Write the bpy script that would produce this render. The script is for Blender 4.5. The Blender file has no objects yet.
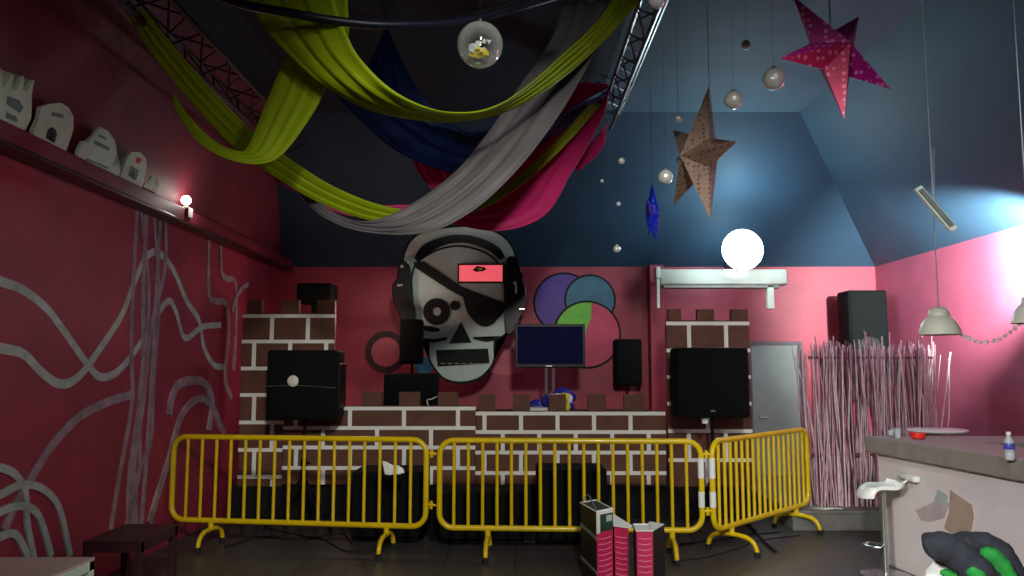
import bpy, bmesh, math, random
from mathutils import Vector, Matrix
random.seed(7)
PI = math.pi
sc = bpy.context.scene
COL = sc.collection
# ------------------------------------------------------------------ camera
F = 800.0; PITCH = math.atan(80/800); YAW = math.atan(3/800); H = 1.72
cam_d = bpy.data.cameras.new('camera'); cam = bpy.data.objects.new('camera', cam_d); COL.objects.link(cam)
cam_d.sensor_width = 36; cam_d.lens = 36*F/1024; cam_d.clip_end = 100
cam.location = (0, 0, H); cam.rotation_euler = (PI/2+PITCH, 0, YAW)
sc.camera = cam
_R = cam.rotation_euler.to_matrix(); _O = Vector((0, 0, H))
def ray(u, v): return _R @ Vector(((u-512)/F, (288-v)/F, -1))
def PY(u, v, Y): r = ray(u, v); return _O + r*(Y/r.y)
def PX(u, v, X): r = ray(u, v); return _O + r*(X/r.x)
def PZ(u, v, z): r = ray(u, v); return _O + r*((z-H)/r.z)
def mpp(Y): return Y/F          # metres per pixel at a distance
# ------------------------------------------------------------------ materials
def S(c): # sRGB 0-255 -> linear
    return tuple(((x/255)/12.92 if x/255 <= .04045 else ((x/255+.055)/1.055)**2.4) for x in c)
def mat(name, c, rough=.6, metal=0, noise=.12, nscale=6, bump=0, bscale=60, emit=0, alpha=1, trans=0, ior=1.45, spec=.5, coat=0, sheen=0):
    m = bpy.data.materials.new(name); m.use_nodes = True
    nt = m.node_tree; b = nt.nodes['Principled BSDF']
    c = S(c)
    b.inputs['Roughness'].default_value = rough; b.inputs['Metallic'].default_value = metal
    b.inputs['Specular IOR Level'].default_value = spec
    b.inputs['IOR'].default_value = ior
    b.inputs['Coat Weight'].default_value = coat
    if trans: b.inputs['Transmission Weight'].default_value = trans
    if alpha < 1: b.inputs['Alpha'].default_value = alpha
    tc = nt.nodes.new('ShaderNodeTexCoord')
    if noise:
        n = nt.nodes.new('ShaderNodeTexNoise'); n.inputs['Scale'].default_value = nscale; n.inputs['Detail'].default_value = 5
        nt.links.new(tc.outputs['Object'], n.inputs['Vector'])
        r = nt.nodes.new('ShaderNodeValToRGB')
        r.color_ramp.elements[0].position = .3; r.color_ramp.elements[1].position = .7
        r.color_ramp.elements[0].color = tuple(x*(1-noise) for x in c)+(1,)
        r.color_ramp.elements[1].color = tuple(min(1, x*(1+noise)) for x in c)+(1,)
        nt.links.new(n.outputs['Fac'], r.inputs['Fac']); nt.links.new(r.outputs['Color'], b.inputs['Base Color'])
    else:
        b.inputs['Base Color'].default_value = c+(1,)
    if bump:
        n2 = nt.nodes.new('ShaderNodeTexNoise'); n2.inputs['Scale'].default_value = bscale; n2.inputs['Detail'].default_value = 3
        nt.links.new(tc.outputs['Object'], n2.inputs['Vector'])
        bp = nt.nodes.new('ShaderNodeBump'); bp.inputs['Strength'].default_value = bump; bp.inputs['Distance'].default_value = .01
        nt.links.new(n2.outputs['Fac'], bp.inputs['Height']); nt.links.new(bp.outputs['Normal'], b.inputs['Normal'])
    if emit:
        b.inputs['Emission Color'].default_value = c+(1,); b.inputs['Emission Strength'].default_value = emit
    return m
M = {}
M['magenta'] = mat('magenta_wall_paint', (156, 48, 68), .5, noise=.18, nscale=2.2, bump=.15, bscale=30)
M['magenta_upper'] = mat('shaded_upper_wall_paint', (112, 36, 48), .6, noise=.25, nscale=1.6, bump=.15, bscale=20)  # same wall paint, darkened to stand in for weak light on the slope
M['pink_wall'] = mat('pink_wall_paint', (150, 70, 92), .5, noise=.14, nscale=2, bump=.12, bscale=30)
M['blue'] = mat('dark_blue_ceiling_paint', (38, 64, 84), .65, noise=.12, nscale=1.4, bump=.1, bscale=25)
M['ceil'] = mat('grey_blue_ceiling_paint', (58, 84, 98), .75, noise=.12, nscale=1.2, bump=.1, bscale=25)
M['ceil_dimmed'] = mat('light_falloff_ceiling_colour', (26, 32, 46), .8, noise=.12, nscale=1.2)  # ceiling colour darkened left of the truss to imitate light falloff
M['ledge'] = mat('dark_red_ledge_paint', (120, 36, 52), .5)
M['ledge_edge'] = mat('dark_ledge_edge_wood', (64, 34, 34), .35)
M['paint_line'] = mat('pale_grey_mural_paint', (176, 186, 178), .6, noise=.25, nscale=9)
M['paint_faint'] = mat('faded_grey_mural_paint', (156, 132, 140), .6, noise=.35, nscale=9)
M['brick'] = mat('brown_brick_paint', (94, 60, 45), .75, noise=.2, nscale=4, bump=.2, bscale=40)
M['mortar'] = mat('white_mortar_tape', (232, 234, 228), .6, noise=.05)
M['yellow'] = mat('yellow_enamel_metal', (216, 184, 10), .3, noise=.1, nscale=10, coat=.3)
M['rubber'] = mat('black_rubber', (18, 18, 18), .8)
M['black'] = mat('black_box_paint', (13, 14, 15), .8, spec=.15, noise=.25, nscale=8, bump=.2, bscale=90)
M['grille'] = mat('black_speaker_grille', (11, 14, 14), .8, spec=.15, noise=.35, nscale=120, bump=.5, bscale=220)
M['black_gloss'] = mat('glossy_black_paint', (12, 12, 13), .35, noise=.1, spec=.25)
M['black_flat'] = mat('flat_black_paint', (13, 13, 14), .75, noise=.2)
M['stage'] = mat('black_stage_carpet', (14, 13, 14), .95, noise=.3, nscale=20)
M['skull'] = mat('pale_grey_skull_paint', (182, 200, 190), .45, noise=.1, nscale=5)
M['purple'] = mat('purple_mural_paint', (78, 38, 140), .5)
M['teal'] = mat('teal_mural_paint', (40, 98, 122), .5)
M['green'] = mat('green_mural_paint', (104, 196, 50), .5)
M['rose'] = mat('rose_mural_paint', (196, 54, 96), .5)
M['salmon'] = mat('salmon_mural_paint', (190, 84, 100), .5)
M['dark_maroon'] = mat('dark_maroon_mural_paint', (52, 20, 28), .6)
M['skyblue'] = mat('sky_blue_mural_paint', (44, 128, 168), .5)
M['lime'] = mat('lime_green_sheer_cloth', (172, 196, 18), .55, noise=.1, nscale=4, bump=.25, bscale=14)
M['grey_cloth'] = mat('silver_grey_sheer_cloth', (112, 108, 110), .5, noise=.1, nscale=4, bump=.12, bscale=14)
M['pink_cloth'] = mat('hot_pink_sheer_cloth', (206, 44, 116), .5, noise=.12, nscale=4, bump=.12, bscale=14)
M['navy_cloth'] = mat('royal_blue_sheer_cloth', (18, 40, 96), .5, noise=.12, nscale=4, bump=.25, bscale=14)
M['steel'] = mat('dull_truss_aluminium', (128, 124, 118), .35, metal=.8)
M['truss_red'] = mat('dark_brown_truss_steel', (58, 32, 32), .45, metal=.4)
M['navy_bar'] = mat('navy_painted_pipe', (22, 26, 44), .4)
M['glass'] = mat('clear_plastic_globe', (236, 244, 240), .03, noise=0, trans=1, ior=1.12)
M['mirror'] = mat('silver_mirror_tiles', (236, 242, 238), .25, metal=.4, noise=.1)
M['string'] = mat('pale_cord', (140, 140, 140), .7)
M['dark_string'] = mat('dark_cord', (24, 24, 26), .7)
M['star_pink'] = mat('magenta_star_paper', (196, 24, 146), .45, noise=.15)
M['star_red'] = mat('red_star_foil', (200, 40, 96), .4, noise=.15)
M['star_dot'] = mat('pale_pink_star_dots', (246, 150, 200), .5)
M['star_gold'] = mat('champagne_gold_star_foil', (206, 176, 158), .36, metal=.5, noise=.15)
M['gold_dot'] = mat('bronze_star_dots', (120, 92, 78), .5)
M['star_blue'] = mat('bright_blue_star_foil', (16, 44, 206), .35, noise=.1)
M['blue_dot'] = mat('pale_blue_star_dots', (70, 120, 240), .5)
M['white'] = mat('white_gloss_plastic', (226, 230, 224), .3, noise=.04)
M['white_card'] = mat('white_card', (196, 204, 186), .7, noise=.1)
M['card_mark'] = mat('grey_green_card_drawing', (104, 122, 118), .7)
M['card_red'] = mat('red_card_dot', (206, 60, 40), .7)
M['cream'] = mat('cream_enamel_metal', (206, 206, 190), .4, noise=.06)
M['door'] = mat('grey_door_paint', (128, 134, 132), .6, noise=.08, nscale=3)
M['door_frame'] = mat('dark_grey_door_frame', (96, 84, 92), .6)
M['screen'] = mat('dark_blue_tv_screen', (8, 14, 58), .5, spec=.04, noise=.2, nscale=3)
M['plinth'] = mat('grey_concrete', (108, 108, 102), .8, noise=.15, nscale=6, bump=.3)
M['stick'] = mat('pale_pink_grey_sticks', (186, 142, 156), .5, noise=.25, nscale=12)
M['stick2'] = mat('bleached_sticks', (206, 186, 190), .5, noise=.2, nscale=12)
M['stick3'] = mat('plum_brown_sticks', (112, 58, 74), .6, noise=.2, nscale=12)
M['counter'] = mat('grey_stone_counter', (140, 134, 126), .6, noise=.1, nscale=9)
M['counter_in'] = mat('brown_counter_interior', (62, 56, 46), .7)
M['panel'] = mat('off_white_bar_panel', (226, 216, 216), .5, noise=.05, nscale=3)
M['stain_pink'] = mat('faded_pink_patch', (190, 172, 174), .6)
M['stain_grey'] = mat('faded_grey_patch', (176, 186, 184), .6)
M['stain_tan'] = mat('faded_tan_patch', (174, 152, 136), .6)
M['red'] = mat('red_plastic', (226, 44, 30), .4)
M['jacket'] = mat('charcoal_jacket_cloth', (34, 37, 46), .9, noise=.35, nscale=14, bump=.9, bscale=14)
M['jgreen'] = mat('green_jacket_lining', (22, 122, 44), .85, noise=.35, nscale=18, bump=.5, bscale=40)
M['box_pink'] = mat('hot_pink_box_face', (196, 44, 92), .5, noise=.12, nscale=14)
M['box_stripe'] = mat('pale_pink_stripe', (242, 130, 164), .5)
M['box_black'] = mat('black_card_box', (26, 26, 28), .5, noise=.15)
M['box_green'] = mat('dark_green_box_label', (20, 70, 52), .5)
M['chrome'] = mat('brushed_chrome', (180, 182, 178), .25, metal=.9)
M['bag_blue'] = mat('blue_plastic_bag', (46, 46, 150), .35, bump=.5, bscale=30)
M['bag_yellow'] = mat('yellow_plastic_print', (214, 196, 40), .4)
M['label_blue'] = mat('blue_bottle_label', (70, 70, 168), .4)
M['clear'] = mat('clear_plastic', (232, 236, 240), .08, noise=0, trans=.85, ior=1.2)
M['water'] = mat('pale_bottle_plastic', (208, 212, 220), .15, noise=0, trans=.35)
M['dark_wood'] = mat('dark_table_top', (58, 32, 38), .4, noise=.2)
M['table_top'] = mat('pinkish_white_table_top', (204, 186, 174), .45, noise=.08)
M['table_frame'] = mat('mint_white_table_frame', (222, 240, 220), .45, noise=.04)
def emis(name, c, s):
    m = bpy.data.materials.new(name); m.use_nodes = True; nt = m.node_tree
    b = nt.nodes['Principled BSDF']; b.inputs['Base Color'].default_value = S(c)+(1,)
    n = nt.nodes.new('ShaderNodeTexNoise'); n.inputs['Scale'].default_value = 3
    mr = nt.nodes.new('ShaderNodeMapRange'); mr.inputs['To Min'].default_value = s*.9; mr.inputs['To Max'].default_value = s*1.1
    nt.links.new(n.outputs['Fac'], mr.inputs['Value']); nt.links.new(mr.outputs['Result'], b.inputs['Emission Strength'])
    b.inputs['Emission Color'].default_value = S(c)+(1,); return m
M['flood'] = emis('floodlight_glass', (225, 248, 255), 14)
M['bulb'] = emis('white_bulb_glass', (255, 250, 238), 9)
M['hot_pink_glow'] = emis('lit_pink_opening', (235, 92, 104), .85)
M['flood_wall'] = emis('wall_washer_glass', (240, 255, 250), 10)
def dotted(k, c2, scale):
    m = M[k]; nt = m.node_tree; b = nt.nodes['Principled BSDF']; src = b.inputs['Base Color'].links[0].from_socket
    tc = nt.nodes.new('ShaderNodeTexCoord'); v = nt.nodes.new('ShaderNodeTexVoronoi'); v.inputs['Scale'].default_value = scale; v.inputs['Randomness'].default_value = .35
    nt.links.new(tc.outputs['Object'], v.inputs['Vector'])
    r = nt.nodes.new('ShaderNodeValToRGB'); r.color_ramp.elements[0].position = .27; r.color_ramp.elements[1].position = .36
    r.color_ramp.elements[0].color = (1, 1, 1, 1); r.color_ramp.elements[1].color = (0, 0, 0, 1)
    nt.links.new(v.outputs['Distance'], r.inputs['Fac'])
    mx = nt.nodes.new('ShaderNodeMix'); mx.data_type = 'RGBA'
    nt.links.new(r.outputs['Color'], mx.inputs[0]); nt.links.new(src, mx.inputs[6]); mx.inputs[7].default_value = S(c2)+(1,)
    nt.links.new(mx.outputs[2], b.inputs['Base Color'])
dotted('star_pink', (246, 150, 206), 24); dotted('star_red', (246, 120, 150), 24); dotted('star_gold', (146, 116, 102), 26); dotted('star_blue', (80, 130, 250), 16)
m = bpy.data.materials.new('thin_clear_plastic_shell'); m.use_nodes = True; nt = m.node_tree; out = nt.nodes['Material Output']; nt.nodes.remove(nt.nodes['Principled BSDF'])
tp = nt.nodes.new('ShaderNodeBsdfTransparent'); gl = nt.nodes.new('ShaderNodeBsdfGlossy'); gl.inputs['Roughness'].default_value = .12; gl.inputs['Color'].default_value = (.9, 1, .95, 1)
df = nt.nodes.new('ShaderNodeBsdfDiffuse'); df.inputs['Color'].default_value = (.75, .8, .76, 1); m1 = nt.nodes.new('ShaderNodeMixShader'); m1.inputs[0].default_value = .5
lw = nt.nodes.new('ShaderNodeLayerWeight'); lw.inputs['Blend'].default_value = .28; mx = nt.nodes.new('ShaderNodeMixShader')
nt.links.new(gl.outputs[0], m1.inputs[1]); nt.links.new(df.outputs[0], m1.inputs[2])
nt.links.new(lw.outputs['Facing'], mx.inputs[0]); nt.links.new(tp.outputs[0], mx.inputs[1]); nt.links.new(m1.outputs[0], mx.inputs[2]); nt.links.new(mx.outputs[0], out.inputs[0])
M['globe_shell'] = m
# cloth: part of the light passes through
for k in ('lime', 'grey_cloth', 'pink_cloth', 'navy_cloth'):
    nt = M[k].node_tree; b = nt.nodes['Principled BSDF']; out = nt.nodes['Material Output']
    tr = nt.nodes.new('ShaderNodeBsdfTranslucent'); mx = nt.nodes.new('ShaderNodeMixShader'); mx.inputs[0].default_value = .4
    nt.links.new(b.inputs['Base Color'].links[0].from_socket, tr.inputs['Color'])
    nt.links.new(b.outputs[0], mx.inputs[1]); nt.links.new(tr.outputs[0], mx.inputs[2]); nt.links.new(mx.outputs[0], out.inputs[0])
def floor_mat():
    m = bpy.data.materials.new('dark_grey_floor_tiles'); m.use_nodes = True; nt = m.node_tree
    b = nt.nodes['Principled BSDF']; tc = nt.nodes.new('ShaderNodeTexCoord')
    br = nt.nodes.new('ShaderNodeTexBrick'); br.offset = 0; br.inputs['Scale'].default_value = 1
    br.inputs['Brick Width'].default_value = .62; br.inputs['Row Height'].default_value = .62; br.inputs['Mortar Size'].default_value = .006
    br.inputs['Color1'].default_value = S((70, 68, 66))+(1,); br.inputs['Color2'].default_value = S((80, 77, 74))+(1,)
    br.inputs['Mortar'].default_value = S((46, 44, 44))+(1,)
    nt.links.new(tc.outputs['Object'], br.inputs['Vector'])
    n = nt.nodes.new('ShaderNodeTexNoise'); n.inputs['Scale'].default_value = 3; n.inputs['Detail'].default_value = 6
    nt.links.new(tc.outputs['Object'], n.inputs['Vector'])
    mx = nt.nodes.new('ShaderNodeMix'); mx.data_type = 'RGBA'; mx.blend_type = 'MULTIPLY'; mx.inputs[0].default_value = .5
    nt.links.new(br.outputs['Color'], mx.inputs[6]); nt.links.new(n.outputs['Color'], mx.inputs[7]); nt.links.new(mx.outputs[2], b.inputs['Base Color'])
    mr = nt.nodes.new('ShaderNodeMapRange'); mr.inputs['To Min'].default_value = .28; mr.inputs['To Max'].default_value = .5
    nt.links.new(n.outputs['Fac'], mr.inputs['Value']); nt.links.new(mr.outputs['Result'], b.inputs['Roughness'])
    return m
M['floor'] = floor_mat()
# ------------------------------------------------------------------ object helpers
ROOTM = {}
def thing(name, label, cat, loc=(0, 0, 0), rotz=0, group=None):
    o = bpy.data.objects.new(name, None); COL.objects.link(o); o.empty_display_size = .1
    o.location = loc; o.rotation_euler = (0, 0, rotz); o['label'] = label; o['category'] = cat
    if group: o['group'] = group
    ROOTM[o.name] = Matrix.Translation(Vector(loc)) @ Matrix.Rotation(rotz, 4, 'Z')
    return o
def obj(name, bm, m, parent=None, world=True, smooth=None, label=None):
    me = bpy.data.meshes.new(name)
    loc = None
    if parent is not None:
        Mx = ROOTM[parent.name]
        if world: bmesh.ops.transform(bm, matrix=Mx.inverted(), verts=bm.verts)
    bmesh.ops.recalc_face_normals(bm, faces=bm.faces)
    bm.to_mesh(me); bm.free()
    for x in (m if isinstance(m, (list, tuple)) else [m]): me.materials.append(M[x])
    o = bpy.data.objects.new(name, me); COL.objects.link(o)
    if parent is not None: o.parent = parent; ROOTM[o.name] = ROOTM[parent.name]
    if smooth:
        me.shade_smooth()
        me.set_sharp_from_angle(angle=math.radians(smooth))
    if label: o['label'] = label
    return o
def tag(o, label, cat, group=None):
    """one-mesh thing: move its origin to its base centre"""
    me = o.data; xs = [v.co for v in me.vertices]
    c = Vector(((min(v.x for v in xs)+max(v.x for v in xs))/2, (min(v.y for v in xs)+max(v.y for v in xs))/2, min(v.z for v in xs)))
    me.transform(Matrix.Translation(-c)); o.location = c
    o['label'] = label; o['category'] = cat
    if group: o['group'] = group
    return o
def struct(name, bm, m, smooth=None):
    o = obj(name, bm, m, smooth=smooth); o['kind'] = 'structure'; ROOTM[o.name] = Matrix.Identity(4); return o
def B(): return bmesh.new()
def box(bm, x0, x1, y0, y1, z0, z1, bev=0, mi=0, mtx=None, seg=2):
    r = bmesh.ops.create_cube(bm, size=1)
    vs = r['verts']
    bmesh.ops.transform(bm, matrix=Matrix.Translation(((x0+x1)/2, (y0+y1)/2, (z0+z1)/2)) @ Matrix.Diagonal((abs(x1-x0), abs(y1-y0), abs(z1-z0), 1)), verts=vs)
    fs = set(f for v in vs for f in v.link_faces)
    if bev:
        es = list(set(e for v in vs for e in v.link_edges))
        rr = bmesh.ops.bevel(bm, geom=es, offset=bev, segments=seg, affect='EDGES', profile=.5)
        vs = list(set(rr['verts']) | set(v for v in vs if v.is_valid)); fs = set(f for v in vs for f in v.link_faces)
    for f in fs: f.material_index = mi
    if mtx is not None: bmesh.ops.transform(bm, matrix=mtx, verts=list(set(v for f in fs for v in f.verts)))
    return bm
def tube(bm, pts, r, seg=8, closed=False, mi=0, caps=True):
    pts = [Vector(p) for p in pts]; n = len(pts); rings = []
    rr = r if isinstance(r, (list, tuple)) else [r]*n
    up = None
    for i, p in enumerate(pts):
        if closed: t = (pts[(i+1) % n]-pts[i-1]).normalized()
        else: t = (pts[min(i+1, n-1)]-pts[max(i-1, 0)]).normalized()
        if up is None:
            a = Vector((0, 0, 1)) if abs(t.z) < .9 else Vector((1, 0, 0)); up = (a-t*a.dot(t)).normalized()
        else:
            up = (up-t*up.dot(t)).normalized()
        s = t.cross(up)
        rings.append([bm.verts.new(p+(up*math.cos(2*PI*k/seg)+s*math.sin(2*PI*k/seg))*rr[i]) for k in range(seg)])
    m = n if closed else n-1
    for i in range(m):
        a, b = rings[i], rings[(i+1) % n]
        for k in range(seg):
            f = bm.faces.new((a[k], a[(k+1) % seg], b[(k+1) % seg], b[k])); f.material_index = mi
    if not closed and caps:
        bm.faces.new(rings[0][::-1]).material_index = mi; bm.faces.new(rings[-1]).material_index = mi
    return bm
def lathe(bm, prof, c=(0, 0, 0), seg=24, mi=0, mtx=None, solid=True):
    c = Vector(c); rings = []; nv = []
    for r, z in prof:
        ring = [bm.verts.new(c+Vector((r*math.cos(2*PI*k/seg), r*math.sin(2*PI*k/seg), z))) for k in range(seg)]; rings.append(ring); nv += ring
    for a, b in zip(rings, rings[1:]):
        for k in range(seg): bm.faces.new((a[k], a[(k+1) % seg], b[(k+1) % seg], b[k])).material_index = mi
    if solid:
        bm.faces.new(rings[0][::-1]).material_index = mi; bm.faces.new(rings[-1]).material_index = mi
    if mtx is not None: bmesh.ops.transform(bm, matrix=mtx, verts=nv)
    return bm
def prism(bm, pts, d, mi=0):
    """closed 3-D outline pushed along vector d"""
    a = [bm.verts.new(p) for p in pts]; b = [bm.verts.new(Vector(p)+Vector(d)) for p in pts]; n = len(a)
    fs = [bm.faces.new(a), bm.faces.new(b[::-1])]
    for i in range(n): fs.append(bm.faces.new((a[i], b[i], b[(i+1) % n], a[(i+1) % n])))
    for f in fs: f.material_index = mi
    bmesh.ops.triangulate(bm, faces=fs[:2], ngon_method='EAR_CLIP')
    return bm
def cr(pts, n=8, closed=False):
    """catmull-rom through points (Vectors or tuples)"""
    P = [Vector(p) for p in pts]; out = []; L = len(P)
    rng = range(L if closed else L-1)
    for i in rng:
        p0 = P[i-1] if (i > 0 or closed) else P[0]*2-P[1]
        p1 = P[i]; p2 = P[(i+1) % L]
        p3 = P[(i+2) % L] if (closed or i+2 < L) else P[-1]*2-P[-2]
        for k in range(n):
            t = k/n
            out.append(.5*((2*p1)+(p2-p0)*t+(2*p0-5*p1+4*p2-p3)*t*t+(3*p1-p0-3*p2+p3)*t*t*t))
    if not closed: out.append(P[-1])
    return out
# ================================================================== ROOM
XL, XR, YB, YF = -3.4, 5.25, 11.6, -3.0
ZW, ZC = 3.19, 4.85
XLT, YBT, XRT = -2.95, 9.58, 3.5
b = B(); box(b, XL-.3, XR+.3, YF-.3, YB+.3, -.1, 0); struct('floor', b, 'floor')
b = B(); box(b, XL-.2, XL, YF, YB, 0, ZW); wl = struct('wall_left', b, 'magenta')
b = B(); box(b, XR, XR+.2, YF, YB, 0, ZW); struct('wall_right', b, 'pink_wall')
b = B(); box(b, XL-.2, XR+.2, YB, YB+.2, 0, ZW); wbk = struct('wall_back', b, 'magenta')
b = B(); box(b, XL-.2, XR+.2, YF-.2, YF, 0, ZC+.1); struct('wall_front', b, 'magenta')
def slab(name, pts, m, d):
    b = B(); prism(b, [Vector(p) for p in pts], d); return struct(name, b, m)
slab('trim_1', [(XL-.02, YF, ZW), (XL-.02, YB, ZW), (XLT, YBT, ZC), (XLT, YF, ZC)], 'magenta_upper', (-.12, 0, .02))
slab('trim_2', [(XL-.02, YB, ZW), (XR, YB, ZW), (XRT, YBT, ZC), (XLT, YBT, ZC)], 'blue', (0, .12, .1))
slab('trim_3', [(XR, YB, ZW), (XR, YF, ZW), (XRT, YF, ZC), (XRT, YBT, ZC)], 'blue', (.12, 0, .1))
b = B(); box(b, XLT-.1, 1.0, YF, YBT+.1, ZC, ZC+.1, mi=1); box(b, 1.0, XRT+.1, YF, YBT+.1, ZC, ZC+.1); struct('ceiling', b, ['ceil', 'ceil_dimmed'])
# ledge on the left wall
b = B(); box(b, XL, XL+.15, YF, YB, ZW-.03, ZW+.10, .01); box(b, XL, XL+.17, YF, YB, ZW-.06, ZW-.028, .008, mi=1)
struct('trim_4', b, ['ledge', 'ledge_edge'])
# pier on back wall + pale wall area to its right
b = B(); p0 = PY(650, 300, 11.35); p1 = PY(664, 300, 11.35); box(b, p0.x, p1.x, 11.35, YB, 0, ZW, .01); struct('trim_5', b, 'magenta')
# mural of pale painted lines on the left wall
def ribbon(bm, uv, w, off, mi=0, X=XL):
    P = [PX(u, v, X) for u, v in uv]; P = cr(P, 8); n = len(P); L = []; 
    for i, p in enumerate(P):
        t = (P[min(i+1, n-1)]-P[max(i-1, 0)]); t.x = 0; t.normalize(); s = Vector((0, -t.z, t.y))*w/2
        L.append((bm.verts.new((X+off, p.y+s.y, p.z+s.z)), bm.verts.new((X+off, p.y-s.y, p.z-s.z)),
                  bm.verts.new((X-.002, p.y-s.y, p.z-s.z)), bm.verts.new((X-.002, p.y+s.y, p.z+s.z))))
    for a, c in zip(L, L[1:]):
        for k in range(4): bm.faces.new((a[k], a[(k+1) % 4], c[(k+1) % 4], c[k])).material_index = mi
    for e in (L[0], L[-1]): bm.faces.new(e).material_index = mi
b = B()
lines = [
 ([(-30, 268), (0, 281), (23, 290), (46, 308), (63, 330), (88, 365), (101, 377), (118, 371), (137, 348), (153, 321), (168, 301), (176, 312), (185, 338), (202, 327), (221, 325)], .066, 0),
 ([(-30, 340), (0, 348), (23, 354), (42, 373), (61, 384), (80, 375), (103, 344), (122, 314), (134, 283), (147, 256), (160, 254), (174, 272), (187, 302), (199, 321), (204, 348), (214, 365), (224, 367)], .07, 0),
 ([(137, 209), (133, 280), (131, 350), (132, 400), (122, 460), (112, 520), (110, 548)], .05, 1),
 ([(146, 209), (143, 290), (142, 380), (130, 470), (128, 545)], .06, 1),
 ([(160, 215), (155, 300), (150, 400), (146, 460), (140, 540)], .05, 1),
 ([(165, 215), (164, 270), (150, 330), (143, 400), (133, 470), (134, 530)], .05, 1),
 ([(153, 212), (158, 300), (153, 380), (150, 441), (136, 479), (136, 535)], .045, 1),
 ([(140, 209), (148, 300), (138, 400), (139, 470), (122, 540)], .04, 1),
 ([(208, 240), (208, 291), (213, 301), (225, 304), (228, 333), (225, 379), (231, 398)], .055, 1),
 ([(220, 245), (221, 272), (226, 279), (235, 285), (235, 340), (233, 370)], .055, 1),
 ([(3, 530), (14, 505), (29, 480), (51, 445), (78, 417), (106, 402), (133, 394)], .055, 1),
 ([(-12, 466), (0, 468), (14, 475), (24, 492), (26, 523), (33, 560)], .055, 0),
 ([(-12, 500), (0, 494), (20, 485), (41, 489), (58, 509), (69, 556)], .055, 0),
 ([(-12, 520), (0, 511), (20, 506), (37, 516), (50, 556)], .055, 0),
 ([(-12, 545), (0, 536), (14, 535), (27, 558)], .055, 0),
 ([(148, 523), (158, 490), (167, 462), (180, 417), (197, 399), (211, 407), (223, 434)], .06, 1),
 ([(168, 415), (171, 397), (180, 383), (201, 382), (211, 400), (208, 430)], .07, 1),
 ([(231, 312), (235, 297), (241, 288), (247, 284)], .05, 1)]
for i, (uv, w, mi) in enumerate(lines): ribbon(b, uv, w*(1.35 if mi else 1), .002+.0012*i, mi)
obj('painted_line_mural', b, ['paint_line', 'paint_faint'], wl)
# murals on the back wall: overlapping discs and a ring
def disc_pts(u, v, r, Y, n=40, a0=0, a1=2*PI, full=True):
    c = PY(u, v, Y); R = r*mpp(Y)*1.0
    return [Vector((c.x+R*math.cos(a0+(a1-a0)*k/n), Y, c.z+R*math.sin(a0+(a1-a0)*k/n))) for k in range(n if full else n+1)]
def mural(name, pts, th, m, rim=True):
    b = B(); prism(b, [Vector((p.x, YB-th, p.z)) for p in pts], (0, th-.0, 0)); o = obj(name, b, m, wbk); 
    return o
yb = YB
b = B()
def addmural(bm, pts, th, mi): prism(bm, [Vector((p.x, YB-th, p.z)) for p in pts], (0, th, 0), mi)
addmural(b, disc_pts(505, 345, 30, yb), .003, 4)
for (u, v, r, mi, th) in ((564, 303, 31, 0, .006), (590, 300, 26, 1, .010), (587, 334.5, 34, 5, .014)):
    addmural(b, disc_pts(u, v, r, yb), th, 5)
    if mi != 5: addmural(b, disc_pts(u, v, r-2, yb), th+.002, mi)
# large disc: rose right part, green left part
cL = disc_pts(587, 334.5, 32, yb, 60)
cx = PY(592, 303, yb).x
cut = [PY(592, 303, yb), PY(591, 318, yb), PY(586, 330, yb), PY(583, 350, yb), PY(582, 366.5, yb)]
addmural(b, disc_pts(587, 334.5, 32, yb, 60), .016, 2)
right = [p for p in disc_pts(587, 334.5, 32, yb, 60, a0=-math.radians(98), a1=math.radians(82), full=False)]
addmural(b, right+cut[1:4], .018, 3)
addmural(b, disc_pts(424, 366, 9, yb), .003, 6)
addmural(b, disc_pts(418, 352, 15, yb), .002, 4)
# ring handle
o_ = disc_pts(386, 352, 21, yb, 36); i_ = disc_pts(386, 352, 14.5, yb, 36)
ra = [b.verts.new((p.x, YB-.008, p.z)) for p in o_]; rb = [b.verts.new((p.x, YB-.008, p.z)) for p in i_]
rc = [b.verts.new((p.x, YB, p.z)) for p in o_]; rd = [b.verts.new((p.x, YB, p.z)) for p in i_]
for k in range(36):
    j = (k+1) % 36
    for q in ((ra[k], ra[j], rb[j], rb[k]), (ra[k], rc[k], rc[j], ra[j]), (rb[k], rb[j], rd[j], rd[k])): b.faces.new(q).material_index = 7
addmural(b, i_, .003, 4)
obj('painted_disc_mural', b, ['purple', 'teal', 'green', 'rose', 'salmon', 'black_flat', 'skyblue', 'dark_maroon'], wbk)
# grey door in the back wall
b = B(); p0 = PY(750, 345, YB); p1 = PY(797, 345, YB)
box(b, p0.x, p1.x, YB-.05, YB+.01, 0, p0.z, .006)
dr = struct('door_1', b, 'door')
b = B()
for (x0, x1, z0, z1) in ((p0.x-.05, p0.x, 0, p0.z+.05), (p1.x, p1.x+.05, 0, p0.z+.05), (p0.x, p1.x, p0.z, p0.z+.05)): box(b, x0, x1, YB-.07, YB+.01, z0, z1, .004)
obj('door_frame', b, 'door_frame', dr)
b = B(); tube(b, [(p0.x+.08, YB-.05, 1.02), (p0.x+.08, YB-.11, 1.02), (p0.x+.2, YB-.11, 1.02)], .012); obj('door_handle', b, 'chrome', dr)
# low grey plinth behind the barrier at the right
ztop = .21; yf = PZ(850, 531, 0).y
pl0 = 2.95; pl1 = XR
b = B(); box(b, pl0, pl1, yf, YB, 0, ztop, .01); box(b, pl0, pl1, yf-.02, yf+.12, ztop-.03, ztop+.004, .005)
struct('trim_6', b, 'plinth')
# black stage under the booth
YS = 9.4
b = B(); box(b, -3.3, 2.72, YS, YB, 0, .36, .01); struct('trim_7', b, 'stage')
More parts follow.
